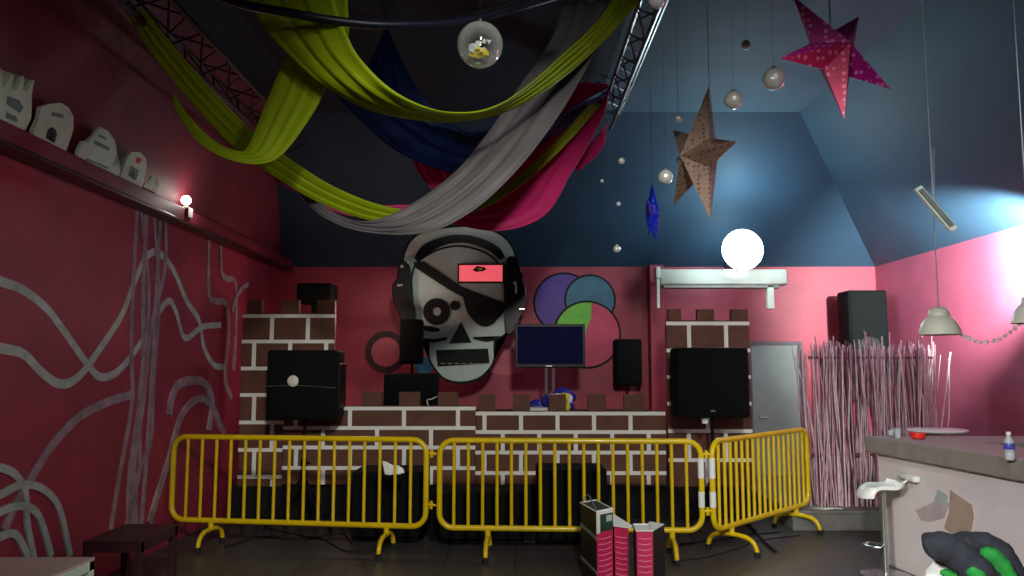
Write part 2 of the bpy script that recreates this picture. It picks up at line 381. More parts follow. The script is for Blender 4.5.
# ================================================================== BRICK BOOTH
def brick_panel(name, label, u0, u1, vtop, Y, z0, rows, merl, mv, mh, dep=.08, mw=None, cutz=None):
    """rows: list of (v_line_above, v_line_below, [u of upright joints]); merl: [(u0,u1)]"""
    x0 = PY(u0, vtop, Y).x; x1 = PY(u1, vtop, Y).x; zt = PY(512, vtop, Y).z
    t = thing(name, label, 'brick panel', ((x0+x1)/2, Y, z0), 0)
    b = B(); box(b, x0, x1, Y, Y+dep, z0, zt, .006); 
    for s in (x0+.05, x1-.05): box(b, s-.025, s+.025, Y+dep-.005, Y+dep+.02, z0, z0+.05)
    obj('board', b, 'brick', t)
    b = B(); hw = 2.0*mpp(Y); vs = []
    lines = sorted(set([r[0] for r in rows]+[r[1] for r in rows if r[1]]))
    for v in lines:
        z = PY(512, v, Y).z
        if z-hw > z0: box(b, x0-.002, x1+.002, Y-.006, Y+.002, z-hw*.9, z+hw*.9)
    for va, vb, js in rows:
        za = PY(512, va, Y).z; zb = PY(512, vb, Y).z if vb else z0+.01
        for u in js:
            x = PY(u, (va+(vb or va))/2, Y).x
            if x0 < x < x1 and za > z0: box(b, x-hw, x+hw, Y-.0055, Y+.002, max(zb, z0), za)
    obj('mortar_lines', b, 'mortar', t)
    for a, c in merl:
        b = B(); xa = PY(a, mv, Y).x; xb = PY(c, mv, Y).x
        box(b, xa, xb, Y, Y+dep, zt, PY(512, mv, Y).z, .005); obj('merlon', b, 'brick', t)
    return t
def alt(lines, p, o, u0, u1):
    out = []
    for i, (a, c) in enumerate(zip(lines, lines[1:])):
        s = o if i % 2 == 0 else o+p/2
        js = []; u = s-p*6
        while u < u1-5:
            if u > u0+5: js.append(u)
            u += p
        out.append((a, c, js))
    return out
brick_panel('brick_facade_tower', 'tall brown brick-painted tower board with white mortar lines beside the left mural wall', 243, 335, 313, YS, .36,
            alt([316, 341.5, 368.5, 395, 422.5, 450, 477, 504], 36, 272, 243, 335), [(247, 262), (281, 299), (317, 335)], 300, 2)
brick_panel('brick_facade_tower', 'tall brown brick-painted tower board behind the right stand speaker, beside the grey door', 666, 749, 320, YS, .36,
            alt([323.5, 350.5, 377, 403.5, 431, 460, 487], 37, 689, 666, 749), [(668, 681), (697, 714), (731, 748)], 309, 2)
YM = YS-.12
brick_panel('brick_facade_wall', 'low brick-painted booth front, left half under the skull, with blocky battlements', 284, 475.5, 406, YM, .4,
            alt([408.5, 428, 447.5, 468, 487, 506], 54, 350, 284, 475), [(362, 382), (399, 420), (438, 458)], 392, 2)
brick_panel('brick_facade_wall', 'low brick-painted booth front, right half under the television, with blocky battlements', 475.8, 665, 411, YM, .4,
            alt([413.5, 432, 452.5, 473, 491, 510], 36.5, 521, 475, 665), [(478, 495), (513, 530), (549, 566), (588, 606), (624, 645)], 394.5, 2)
# desk behind the booth front
dz = PY(512, 411, 9.9).z
t = thing('booth_desk', 'black desk hidden behind the low brick booth front', 'desk', (0, 10, .36))
b = B(); box(b, -1.9, 1.7, 9.6, 10.32, dz-.05, dz, .006); obj('desk_top', b, 'black_flat', t)
for s in (-1.8, 1.55):
    b = B(); box(b, s, s+.08, 9.65, 10.3, .36, dz-.05, .005); obj('leg', b, 'black_flat', t)
# ================================================================== CROWD BARRIERS
def barrier(pa, pb, label, fpos, tapes=(), bars=17, foot=.5, z0=.255, z1=1.05):
    pa = Vector(pa); pb = Vector(pb); d = pb-pa; L = d.length; ang = math.atan2(d.y, d.x)
    t = thing('crowd_barrier', label, 'crowd barrier', (pa.x, pa.y, 0), ang, 'yellow steel crowd barriers across the booth front')
    R = .13; b = B(); pts = []
    for cx, cz, a0 in ((L-R, z1-R, 0), (R, z1-R, 90), (R, z0+R, 180), (L-R, z0+R, 270)):
        for k in range(7):
            a = math.radians(a0+k*15); pts.append((cx+R*math.cos(a), 0, cz+R*math.sin(a)))
    tube(b, pts, .0265, 12, True); obj('frame', b, 'yellow', t, False, 40)
    for k in range(bars):
        x = L*(k+1)/(bars+1); b = B(); e = .0
        if x < R: e = R-math.sqrt(max(0, R*R-(R-x)**2))
        if L-x < R: e = R-math.sqrt(max(0, R*R-(R-(L-x))**2))
        tube(b, [(x, 0, z0+e), (x, 0, z1-e)], .0155, 8); obj('upright_bar', b, 'yellow', t, False, 40)
    for x in fpos:
        b = B(); f = foot/2; hz = .17
        pts = [(x, -f, .02), (x, -f*.98, .07), (x, -f*.86, .125), (x, -f*.62, .16), (x, -f*.3, .173), (x, 0, .176), (x, f*.3, .173), (x, f*.62, .16), (x, f*.86, .125), (x, f*.98, .07), (x, f, .02)]
        tube(b, cr(pts, 3), .022, 10); tube(b, [(x, 0, .17), (x, 0, z0)], .027, 10)
        fo = obj('foot', b, 'yellow', t, False, 40)
        for s in (-1, 1):
            b = B(); lathe(b, [(.027, 0), (.028, .045), (.024, .05)], (x, s*f, 0), 12); obj('rubber_tip', b, 'rubber', fo, False, 40)
    for (x, za, zb) in tapes:
        b = B(); tube(b, [(x, 0, za), (x, 0, zb)], .0295, 12); obj('tape_wrap', b, 'white', t, False, 40, label='white tape wrap')
    return t, L
B1a = (-3.35, 7.96); B1b = (-.83, 7.60)
B2a = (-.70, 7.56); B2b = (1.70, 7.44)
B3a = (1.80, 7.44); B3b = (3.20, 8.92)
t1, L1 = barrier(B1a, B1b, 'yellow crowd barrier at the left, touching the mural wall', (.42, 2.17), bars=16, foot=.46)
t2, L2 = barrier(B2a, B2b, 'yellow crowd barrier in the middle, behind the pink and black boxes', (.45, 2.13), [(L2x, z, z2) for L2x in (2.4,) for z, z2 in ((.72, .9), (.46, .6))], bars=17, foot=.5)
t3, L3 = barrier(B3a, B3b, 'angled yellow crowd barrier at the right, swung back towards the plinth', (.33, 1.72), [(0, .72, .9), (0, .46, .6)], bars=17, foot=.5)
def couple(t, L, dz):
    for z in dz:
        b = B(); tube(b, [(L, 0, z), (L+.05, -.01, z+.01), (L+.095, 0, z-.0)], .012, 8); tube(b, [(L+.05, -.0, z-.03), (L+.05, 0, z+.04)], .016, 8)
        obj('coupling_hook', b, 'yellow', t, False, 40)
couple(t1, L1, (.92, .45)); couple(t2, L2, (.93, .42))
# white rag on left barrier
def blob_sheet(name, label, cat, c, sx, sz, m, parts=None, th=.02):
    b = B(); n = 14; pts = []
    for k in range(n):
        a = 2*PI*k/n; r = .6+.4*random.random()
        pts.append(Vector((c[0]+sx*r*math.cos(a), c[1]+random.uniform(-.01, .01), c[2]+sz*r*math.sin(a))))
    return pts
c = PY(393, 468, 7.69)
b = B(); pts = [Vector((c.x+x, 7.64+y, c.z+z)) for x, y, z in ((-.10, 0, .07), (-.05, .0, .06), (-.01, .01, .025), (.05, 0, .03), (.1, .01, .0), (.115, 0, -.04), (.06, -.01, -.055), (.03, 0, -.05), (-.02, 0, -.06), (-.07, .01, -.055), (-.075, 0, -.02), (-.05, 0, .01))]
prism(b, pts, (0, .03, 0)); bmesh.ops.bevel(b, geom=b.edges[:], offset=.006, segments=1, affect='EDGES')
tag(obj('rag', b, 'white'), 'small crumpled white rag caught on the left barrier bars', 'rag')
# ================================================================== SPEAKERS
def speaker_box(t, c, w, h, d, grille=True, horn=True, m='black', mg='grille'):
    """c: bottom centre of the front face (world)"""
    x, y, z = c
    b = B(); box(b, x-w/2, x+w/2, y, y+d, z, z+h, .03, seg=3); cb = obj('cabinet', b, m, t, smooth=40)
    b = B(); box(b, x-w/2+.025, x+w/2-.025, y-.014, y+.01, z+.03, z+h-.03, .012); obj('grille', b, mg, t, smooth=40)
    if horn:
        b = B(); lathe(b, [(w*.3, -.004), (w*.3, .006), (w*.26, .01)], (0, 0, 0), 28, mtx=Matrix.Translation((x, y-.012, z+h*.38)) @ Matrix.Rotation(PI/2, 4, 'X')); obj('woofer_ring', b, 'black_flat', t, smooth=40)
def stand(name, label, x, y, ztop, spread=.42):
    t = thing(name, label, 'speaker stand', (x, y, 0))
    b = B(); tube(b, [(x, y, .35), (x, y, ztop)], .018, 10); obj('pole', b, 'black', t, smooth=40)
    b = B(); tube(b, [(x, y, ztop-.5), (x, y, ztop-.42)], .035, 10); tube(b, [(x, y, .5), (x, y, .62)], .035, 10); tube(b, [(x, y, ztop-.46), (x+.07, y-.03, ztop-.46)], .01); obj('collar', b, 'black', t, smooth=40)
    for k in range(3):
        a = math.radians(90+120*k); b = B(); q = Vector((x+spread*math.cos(a), y+spread*math.sin(a), .02))
        tube(b, [(x, y, .56), q], .013, 8); l = obj('leg', b, 'black', t, smooth=40)
        b = B(); tube(b, [(x, y, .2), Vector((x, y, .56)).lerp(q, .5)], .009, 6); obj('brace', b, 'black', t, smooth=40)
        b = B(); lathe(b, [(.02, 0), (.022, .04)], (q.x, q.y, 0), 10); obj('rubber_tip', b, 'rubber', l)
    return t
YV = 8.62
a = PY(265, 420, YV); c2 = PY(337, 350, YV)
stand('speaker_stand', 'black tripod stand carrying the left loudspeaker behind the barrier', (a.x+c2.x)/2, YV+.2, a.z-.01)
t = thing('loudspeaker', 'big black loudspeaker on a stand with a round silver badge, before the left brick tower', 'loudspeaker', ((a.x+c2.x)/2, YV, a.z))
speaker_box(t, ((a.x+c2.x)/2, YV, a.z), c2.x-a.x, c2.z-a.z, .42, horn=False)
b = B(); q = PY(293, 381, YV-.03); lathe(b, [(.055, -.004), (.06, .004), (.05, .012), (.03, .018)], (0, 0, 0), 20, mtx=Matrix.Translation(q) @ Matrix.Rotation(PI/2, 4, 'X')); obj('badge', b, 'cream', t, smooth=40, label='round silver badge')
b = B(); e0 = PY(262, 386.5, YV-.03); e1 = PY(297, 385.5, YV-.03); e2 = PY(336, 388, YV-.03); tube(b, cr([e0, e1, e2], 4), .004, 6); obj('seam_wire', b, 'chrome', t)
b = B(); box(b, c2.x-.02, c2.x+.03, YV+.03, YV+.36, a.z+.12, a.z+.6, .01); obj('side_handle', b, 'black_gloss', t)
a = PY(678.5, 418, YV); c2 = PY(748.5, 347.5, YV)
stand('speaker_stand', 'black tripod stand carrying the right loudspeaker behind the barrier', (a.x+c2.x)/2+.02, YV+.2, a.z-.01)
t = thing('loudspeaker', 'big black round-cornered loudspeaker on a stand before the right brick tower', 'loudspeaker', ((a.x+c2.x)/2, YV, a.z))
speaker_box(t, ((a.x+c2.x)/2, YV, a.z), c2.x-a.x, c2.z-a.z, .42, horn=False)
b = B(); q = PY(713, 411, YV-.02); box(b, q.x-.025, q.x+.025, YV-.02, YV-.012, q.z-.008, q.z+.008); obj('badge', b, 'chrome', t)
b = B(); q = PY(707.5, 421.5, YV); box(b, q.x-.03, q.x+.03, YV+.1, YV+.16, q.z-.03, a.z, .006); obj('mount_tab', b, 'white', t, label='white mount tab')
# subwoofers and case on the floor
def floorbox(name, label, cat, u0, u1, vt, Y, d, group=None):
    p = PY(u0, vt, Y); q = PY(u1, vt, Y); t = thing(name, label, cat, ((p.x+q.x)/2, Y, 0), 0, group)
    b = B(); box(b, p.x, q.x, Y, Y+d, .02, p.z, .015); obj('cabinet', b, 'black', t)
    b = B(); box(b, p.x+.03, q.x-.03, Y-.012, Y+.005, .06, p.z-.04, .008); obj('grille', b, 'grille', t)
    for s in (p.x+.06, q.x-.06):
        b = B(); box(b, s-.03, s+.03, Y+.03, Y+d-.03, 0, .022); obj('runner', b, 'rubber', t)
    return t
floorbox('subwoofer', 'black floor subwoofer below the skull, behind the left barrier', 'subwoofer', 352, 424, 472, 8.25, .6)
floorbox('subwoofer', 'black floor subwoofer behind the middle barrier, left of the pink boxes', 'subwoofer', 537, 607, 470, 8.05, .6)
t = floorbox('flight_case', 'low black flight case between the two floor subwoofers', 'case', 430, 532, 492, 8.15, .5)
q = PY(541, 512, 8.1)
# small speaker on the left tower
YQ = 10.0
a = PY(296, 303, YQ); c2 = PY(332, 283, YQ)
t = thing('loudspeaker', 'small black loudspeaker on a post above the left brick tower', 'loudspeaker', ((a.x+c2.x)/2, YQ, .36))
b = B(); box(b, a.x, c2.x, YQ, YQ+.35, a.z, c2.z, .02); obj('cabinet', b, 'black', t)
b = B(); box(b, a.x+.02, c2.x-.02, YQ-.01, YQ+.005, a.z+.02, c2.z-.02, .006); obj('grille', b, 'grille', t)
b = B(); q = PY(309, 314, YQ).x; q2 = PY(318, 314, YQ).x; box(b, q, q2, YQ+.1, YQ+.2, .36, a.z+.005, .006); obj('post', b, 'black', t)
# TV with stand
YT = 10.15
a = PY(515, 367.5, YT); c2 = PY(585, 324, YT)
t = thing('television', 'flat dark television on a stand in front of the coloured discs', 'television', ((a.x+c2.x)/2, YT, dz))
b = B(); box(b, a.x, c2.x, YT, YT+.06, a.z, c2.z, .008); obj('bezel', b, 'black_gloss', t)
b = B(); box(b, a.x+.03, c2.x-.03, YT-.004, YT+.01, a.z+.045, c2.z-.03, .002); obj('screen', b, 'screen', t)
b = B(); q = PY(549, 366, YT); box(b, q.x-.04, q.x+.04, YT-.006, YT, a.z+.012, a.z+.024); obj('logo_bar', b, 'chrome', t, label='small silver logo bar')
for u in (546.5, 553.5):
    b = B(); x = PY(u, 380, YT).x; box(b, x-.02, x+.02, YT+.04, YT+.07, dz+.02, a.z+.1, .004); obj('upright', b, 'door_frame', t)
b = B(); x = PY(550, 380, YT).x; box(b, x-.25, x+.25, YT-.08, YT+.18, dz, dz+.022, .008); obj('foot', b, 'black', t)
# wall speaker right of the TV
YW = 11.2
a = PY(615.5, 386, YW); c2 = PY(642, 339, YW)
t = thing('loudspeaker', 'slim upright black loudspeaker on the back wall right of the television', 'loudspeaker', ((a.x+c2.x)/2, YW, a.z))
speaker_box(t, ((a.x+c2.x)/2, YW, a.z), c2.x-a.x, c2.z-a.z, .25, horn=False)
b = B(); box(b, (a.x+c2.x)/2-.05, (a.x+c2.x)/2+.05, YW+.2, YB, a.z+.25, a.z+.4, .005); obj('bracket', b, 'black', t)
b = B(); tube(b, [((a.x+c2.x)/2, YW+.1, a.z+.02), ((a.x+c2.x)/2, YW+.1, a.z-.06)], .02); obj('spigot', b, 'black', t)
# speaker left of skull
YW = 10.2
a = PY(399, 364, YW); c2 = PY(422, 319, YW)
t = thing('loudspeaker', 'narrow black loudspeaker hanging at the left cheek of the skull', 'loudspeaker', ((a.x+c2.x)/2, YW, a.z))
speaker_box(t, ((a.x+c2.x)/2, YW, a.z), c2.x-a.x, c2.z-a.z, .25, horn=False)
b = B(); tube(b, [((a.x+c2.x)/2, YW+.19, a.z+.01), ((a.x+c2.x)/2, YW+.19, .36)], .018); obj('pole', b, 'black', t)
# monitor speaker on desk
YW = 9.75
a = PY(383, 409, YW); c2 = PY(437, 373.5, YW)
t = thing('monitor_speaker', 'wide dark grey monitor cabinet on the desk behind the left battlements', 'loudspeaker', ((a.x+c2.x)/2, YW, dz))
speaker_box(t, ((a.x+c2.x)/2, YW, dz), c2.x-a.x, c2.z-dz, .35, horn=False)
b = B(); q = PY(432, 399, YW-.03); tube(b, cr([Vector((q.x-.02, q.y, dz+.006)), q+Vector((-.06, 0, -.02)), q+Vector((0, -.01, 0)), q+Vector((.06, 0, .03))], 4), .007); tag(obj('cable', b, 'cream'), 'short pale cable beside the monitor cabinet behind the battlements', 'cable')
# corner speaker right
YW = 10.9
a = PY(852, 385, YW); c2 = PY(887, 290, YW)
t = thing('loudspeaker', 'tall black loudspeaker in the back right corner above the stick screen', 'loudspeaker', ((a.x+c2.x)/2, YW, a.z))
speaker_box(t, ((a.x+c2.x)/2, YW, a.z), c2.x-a.x, c2.z-a.z, .4, m='black', horn=True)
b = B(); x = (a.x+c2.x)/2; tube(b, [(x, YW+.2, a.z+.01), (x, YW+.2, ztop)], .02); obj('pole', b, 'black', t, smooth=40)
b = B(); lathe(b, [(.25, 0), (.25, .02), (.03, .04)], (x, YW+.2, ztop), 24); obj('base', b, 'black', t, smooth=40)
# things on the desk
c = PY(560, 399, 9.62)
t = thing('carrier_bag', 'blue and yellow plastic bag bunched behind the right battlements', 'bag', (c.x, 9.72, dz))
def lump(bm, c, s, seed, k=.25, sub=3, mi=0):
    r = bmesh.ops.create_icosphere(bm, subdivisions=sub, radius=1); rnd = random.Random(seed)
    ph = [(rnd.uniform(2, 6), rnd.uniform(2, 6), rnd.uniform(2, 6), rnd.uniform(0, 6)) for _ in range(4)]
    for v in r['verts']:
        f = 1+k*sum(math.sin(v.co.x*p[0]+v.co.y*p[1]+v.co.z*p[2]+p[3]) for p in ph)/2
        v.co = Vector((v.co.x*s[0]*f+c[0], v.co.y*s[1]*f+c[1], v.co.z*s[2]*f+c[2]))
    for v in r['verts']:
        for fc in v.link_faces: fc.material_index = mi
b = B(); lump(b, (c.x, 9.72, dz+.13), (.17, .09, .13), 3); obj('bag_body', b, 'bag_blue', t, smooth=50)
b = B(); lump(b, (c.x+.03, 9.65, dz+.17), (.1, .04, .05), 5); lump(b, (c.x+.08, 9.655, dz+.06), (.05, .035, .05), 8); obj('yellow_print', b, 'bag_yellow', t, smooth=50)
b = B(); lump(b, (c.x-.05, 9.65, dz+.2), (.09, .03, .02), 9); lump(b, (c.x+.12, 9.65, dz+.15), (.03, .03, .06), 4); obj('white_print', b, 'white', t, smooth=50)
c = PY(538, 407, 9.62)
b = B(); box(b, c.x-.12, c.x+.12, 9.6, 9.8, dz, dz+.055, .008); tag(obj('card_box', b, 'cream'), 'small flat pale box under the television on the booth desk', 'box')
b = B(); lump(b, (c.x+.0, 9.95, dz+.06), (.14, .07, .06), 12, .3); tag(obj('cable_heap', b, 'bag_blue', smooth=50), 'small dark blue heap behind the flat pale box', 'bundle')
# ================================================================== SKULL SIGN
YK = 10.7
def kp(pts, Y=YK): return [PY(u, v, Y) for u, v in pts]
t = thing('skull_sign', 'large pale grey pirate skull cut-out with headphones and eye patch above the booth', 'sign', tuple(PY(461, 382, YK)))
outer = [(404, 268), (405, 255), (411, 242), (422, 233.5), (441, 229), (466, 227), (486, 229.5), (501, 236), (511, 247), (515, 262), (513, 285), (509, 310), (508, 328), (503, 335), (494, 340), (493.5, 358), (488, 369), (477, 378), (461, 381.5), (446, 378.5), (437, 370), (430, 358), (429, 341), (421, 339), (418, 328), (413, 305), (410, 285)]
def ring_scale(pts, k, c=(461, 304)):
    out = []
    for u, v in pts:
        d = math.hypot(u-c[0], v-c[1]); out.append((c[0]+(u-c[0])*(d+k)/d, c[1]+(v-c[1])*(d+k)/d))
    return out
def smooth2(pts, n=4, closed=True): return [(p.x, p.y) for p in cr([Vector((u, v, 0)) for u, v in pts], n, closed)]
b = B(); prism(b, kp(smooth2(ring_scale(outer, 2.6)), YK), (0, .05, 0)); obj('outline_board', b, 'black_flat', t)
b = B(); prism(b, kp(smooth2(outer), YK-.02), (0, .03, 0)); obj('face', b, 'skull', t)
def layer(name, pts, off, m='black_flat', sm=True, n=4):
    b = B(); q = smooth2(pts, n) if sm else pts; prism(b, kp(q, YK-off), (0, off-.015, 0)); return obj(name, b, m, t)
head = [(414, 256), (420, 248), (429, 242), (444, 236.5), (458, 234.5), (473, 236), (489, 241.5), (503, 251), (504, 257), (499, 259), (488, 250), (471, 243.5), (458, 242.5), (444, 245), (431, 251.5), (423, 260), (417, 263)]
up_arc = [p for p in smooth2([(414, 258), (420, 248), (429, 242), (444, 236.5), (458, 234.5), (473, 236), (489, 241.5), (500, 248.5), (505, 257)], 4, False)]
lo_arc = [p for p in smooth2([(419, 263), (423, 258), (431, 251.5), (444, 245), (458, 242.5), (471, 243.5), (488, 250), (496, 256), (500, 260)], 4, False)]
b = B(); U = kp(up_arc, YK-.055); Lw = kp(lo_arc, YK-.055); dv = Vector((0, .04, 0)); rows = [[b.verts.new(q) for q in (u_, l_, l_+dv, u_+dv)] for u_, l_ in zip(U, Lw)]
for a_, c_ in zip(rows, rows[1:]):
    for k in range(4): b.faces.new((a_[k], a_[(k+1) % 4], c_[(k+1) % 4], c_[k]))
b.faces.new(rows[0]); b.faces.new(rows[-1]); obj('headband', b, 'black_gloss', t)
# brow contour under the headband, running down both sides
b = B(); q = kp([(p[0], p[1]) for p in smooth2([(416, 322), (412, 290), (412, 276), (416, 264), (426, 256), (439, 249.5), (455, 246), (470, 247.5), (486, 253), (497, 262), (503, 276), (505, 300), (506, 325)], 5, False)], YK-.022)
tube(b, q, .013, 6); obj('contour_line', b, 'black_flat', t)
layer('eye_patch', [(464, 291), (466, 309), (472, 319), (478, 324.5), (486, 326.5), (494, 323), (499, 315), (503, 311.5), (507, 309), (504, 304), (486, 297)], .045, sm=True)
layer('patch_strap', [(413, 262), (424, 262), (462, 286.5), (486, 296), (508, 304), (508, 311), (470, 301), (448, 289), (416, 268)], .04, sm=False)
b = B()
def ring2(bm, u, v, r0, r1, off, n=28):
    c = PY(u, v, YK-off); k = mpp(YK)
    rs = [[bm.verts.new((c.x+r*k*math.cos(2*PI*i/n), c.y+dy, c.z+r*k*math.sin(2*PI*i/n))) for i in range(n)] for r, dy in ((r0, 0), (r1, 0), (r1, off-.015), (r0, off-.015))]
    for a_, c_ in zip(rs, rs[1:]+rs[:1]):
        for i in range(n): bm.faces.new((a_[i], a_[(i+1) % n], c_[(i+1) % n], c_[i]))
ring2(b, 436.5, 311.5, 4.4, 13.5, .04); obj('eye_ring', b, 'black_flat', t)
b = B(); prism(b, [Vector((p.x, YK-.04, p.z)) for p in disc_pts(455, 305.5, 4.8, YK, 18)], (0, .03, 0)); obj('eye_dot', b, 'black_flat', t)
layer('cheek_stroke', [(421, 325.5), (428, 326), (438, 328), (439.5, 331), (430, 331.5), (422, 328.5)], .04)
layer('nose', [(461, 322), (471.5, 342.5), (449, 343.5)], .04, sm=False)
layer('mouth', [(436, 350), (488, 348.5), (489.5, 363), (437.5, 366.5)], .04, sm=False)
layer('jaw_line', [(421, 338), (434, 338.8), (447, 337), (447, 340), (434, 342.5), (421, 342)], .038, sm=False)
layer('jaw_line', [(473, 337), (486, 339), (500, 336), (500, 339.5), (486, 342), (473, 339)], .038, sm=False)
b = B()
for u in (443, 450, 457, 464, 471, 478, 485): 
    p = PY(u, 363.5, YK-.044); box(b, p.x-.028, p.x+.028, p.y, p.y+.02, p.z-.007, p.z+.007)
obj('tooth_edges', b, 'door', t)
def cup(pts, name, d0, d1):
    b = B(); prism(b, kp(smooth2(pts), YK-d0), (0, d0+d1, 0)); bmesh.ops.bevel(b, geom=[e for e in b.edges if e.calc_face_angle(0) > .8], offset=.012, segments=1, affect='EDGES'); return obj(name, b, 'black_gloss', t)
cup([(398, 264), (405, 261), (410, 268), (411, 285), (414, 305), (417, 325), (414, 333), (405, 330), (398, 312), (393, 300), (392, 285), (397, 278)], 'ear_cup', .12, .02)
cup([(506, 262), (513, 256), (519, 262), (522, 275), (526, 290), (526, 305), (521, 314), (518, 325), (511, 334), (505, 330), (505, 300)], 'ear_cup', .12, .02)
b = B()
for (u, v, w, h) in ((402, 266, 4, 3), (400, 285, 6, 2.4), (515, 283, 3, 4), (522, 309, 6, 2), (516, 289, 2, 9), (408, 262, 2, 3)):
    p = PY(u, v, YK-.125); k = mpp(YK); box(b, p.x-w*k/2, p.x+w*k/2, p.y, p.y+.02, p.z-h*k/2, p.z+h*k/2, .006)
obj('metal_clasps', b, 'chrome', t)
b = B(); q0 = PY(459, 281.5, YK-.05); q1 = PY(502.5, 265, YK-.05)
box(b, q0.x, q1.x, YK-.045, YK-.015, q0.z, q1.z, .006); obj('lit_panel', b, 'hot_pink_glow', t, label='glowing pink rectangular panel')
b = B()
for (x0, x1, z0, z1) in ((q0.x-.02, q1.x+.02, q1.z, q1.z+.02), (q0.x-.02, q1.x+.02, q0.z-.02, q0.z), (q0.x-.02, q0.x, q0.z, q1.z), (q1.x, q1.x+.02, q0.z, q1.z)): box(b, x0, x1, YK-.06, YK-.015, z0, z1)
obj('panel_frame', b, 'black_flat', t)
b = B(); p = PY(480, 269, YK-.06); lump(b, (p.x, p.y, p.z), (.075, .012, .035), 4, .3, 2); pf = obj('panel_fitting', b, 'black_gloss', t)
b = B(); lump(b, (p.x, p.y-.014, p.z), (.03, .008, .018), 6, .3, 2); obj('fitting_lens', b, 'bag_yellow', pf)
b = B()
for u in (440, 485):
    p = PY(u, 300, YK).x; box(b, p-.03, p+.03, YK+.05, YB, 2.5, 2.56)
obj('wall_brackets', b, 'black_flat', t)
# ================================================================== ROLLER CASING + FLOODLIGHT
YR = 10.45
a = PY(660, 288, YR); c2 = PY(788, 269, YR)
t = thing('screen_casing', 'long cream horizontal casing with end brackets under the floodlight', 'casing', ((a.x+c2.x)/2, YR, a.z))
b = B(); box(b, a.x, c2.x, YR, YR+.2, a.z+.04, c2.z, .03, seg=3); obj('casing_body', b, 'cream', t, smooth=40)
b = B(); box(b, a.x+.05, c2.x-.1, YR+.02, YR+.16, a.z, a.z+.05, .012); obj('slot_bar', b, 'counter', t)
p = PY(660, 308, YR); b = B(); box(b, p.x-.05, p.x+.01, YR-.02, YR+.16, c2.z-.12, c2.z+.03, .01); box(b, p.x-.04, p.x+.0, YR, YR+.04, p.z, c2.z, .006); obj('end_bracket', b, 'cream', t)
p = PY(772, 309, YR); b = B(); box(b, p.x-.045, p.x+.045, YR+.02, YR+.1, p.z, a.z+.05, .01); obj('end_bracket', b, 'cream', t)
for x in (a.x+.2, c2.x-.2):
    b = B(); box(b, x-.02, x+.02, YR+.18, YB, c2.z-.08, c2.z-.04); obj('wall_arm', b, 'door_frame', t)
YFL = 10.25
c = PY(742, 250, YFL)
t = thing('floodlight', 'blazing white round floodlight on top of the cream casing', 'floodlight', (c.x, YFL+.1, c2.z))
b = B(); lathe(b, [(.08, .16), (.14, .08), (.19, 0), (.19, -.02)], (0, 0, 0), 32, mtx=Matrix.Translation((c.x, YFL+.0, c.z)) @ Matrix.Rotation(-PI/2, 4, 'X')); obj('housing', b, 'black', t, smooth=40)
b = B(); lathe(b, [(.265, 0.0), (.265, -.015), (.23, -.06), (.16, -.09), (.06, -.105)], (0, 0, 0), 36, mtx=Matrix.Translation((c.x, YFL-.02, c.z)) @ Matrix.Rotation(-PI/2, 4, 'X')); obj('lens', b, 'flood', t, smooth=60)
b = B(); tube(b, [(c.x-.2, YFL+.06, c.z), (c.x-.2, YFL+.12, c2.z+.01), (c.x+.2, YFL+.12, c2.z+.01), (c.x+.2, YFL+.06, c.z)], .014); tube(b, [(c.x, YFL+.12, c2.z+.01), (c.x, YR+.1, c2.z-.005)], .014); obj('yoke', b, 'black', t)
flood_pos = Vector((c.x, YFL-.3, c.z))
# ================================================================== LEFT LEDGE LIGHT AND WHITE CUT-OUTS
zt = ZW+.10
c = PX(186, 202, XL+.11)
t = thing('wall_lamp', 'small round glowing bulb lamp on the red ledge of the left wall', 'lamp', (XL+.11, c.y, zt))
b = B(); lathe(b, [(.05, 0), (.05, .02), (.02, .035), (.02, .06)], (XL+.11, c.y, zt), 16); obj('base', b, 'cream', t, smooth=40)
b = B(); bmesh.ops.create_icosphere(b, subdivisions=3, radius=.048, matrix=Matrix.Translation((XL+.11, c.y, max(c.z, zt+.1)))); obj('bulb', b, 'bulb', t, smooth=60)
bulb_pos = Vector((XL+.26, c.y, max(c.z, zt+.1)))
b = B(); q = PX(190, 213, XL+.17); box(b, XL+.15, XL+.18, q.y-.06, q.y+.05, q.z-.05, q.z+.05, .006); tag(obj('junction_box', b, 'stain_pink'), 'small pale box on the ledge face just below the glowing bulb', 'box')
def cutout(name, label, pts, marks=(), base=0):
    X = XL+.12
    P = [PX(u, v, X) for u, v in pts]; zmin = min(p.z for p in P); dzz = 0
    y = sum(p.y for p in P)/len(P)
    t = thing(name, label, 'ornament', (X, y, zt), 0, 'white cut-outs along the left ledge')
    P = [Vector((X+(max(p.z, zt)-zt)*.283, p.y, max(p.z, zt))) for p in P]
    b = B(); prism(b, P, (-.03, 0, 0)); obj('card', b, 'white_card', t)
    for q, m in marks:
        b = B(); Q = [PX(u, v, X+.004) for u, v in q]; prism(b, [Vector((X+.003+(p.z-zt)*.283, p.y, p.z)) for p in Q], (-.006, 0, 0)); obj('drawing', b, m, t)
cutout('paper_castle', 'spiky white castle cut-out at the left end of the ledge', [(-12, 68), (-12, 115), (0, 122), (14, 128), (25, 130), (27, 118), (24, 104), (22, 96), (20, 80), (16, 92), (13, 90), (10, 76), (7, 90), (3, 90), (0, 74), (-5, 88), (-9, 76)],
       [([(1, 96), (12, 100), (18, 108), (16, 113), (2, 104)], 'card_mark'), ([(4, 112), (14, 117), (16, 122), (5, 118)], 'card_mark')])
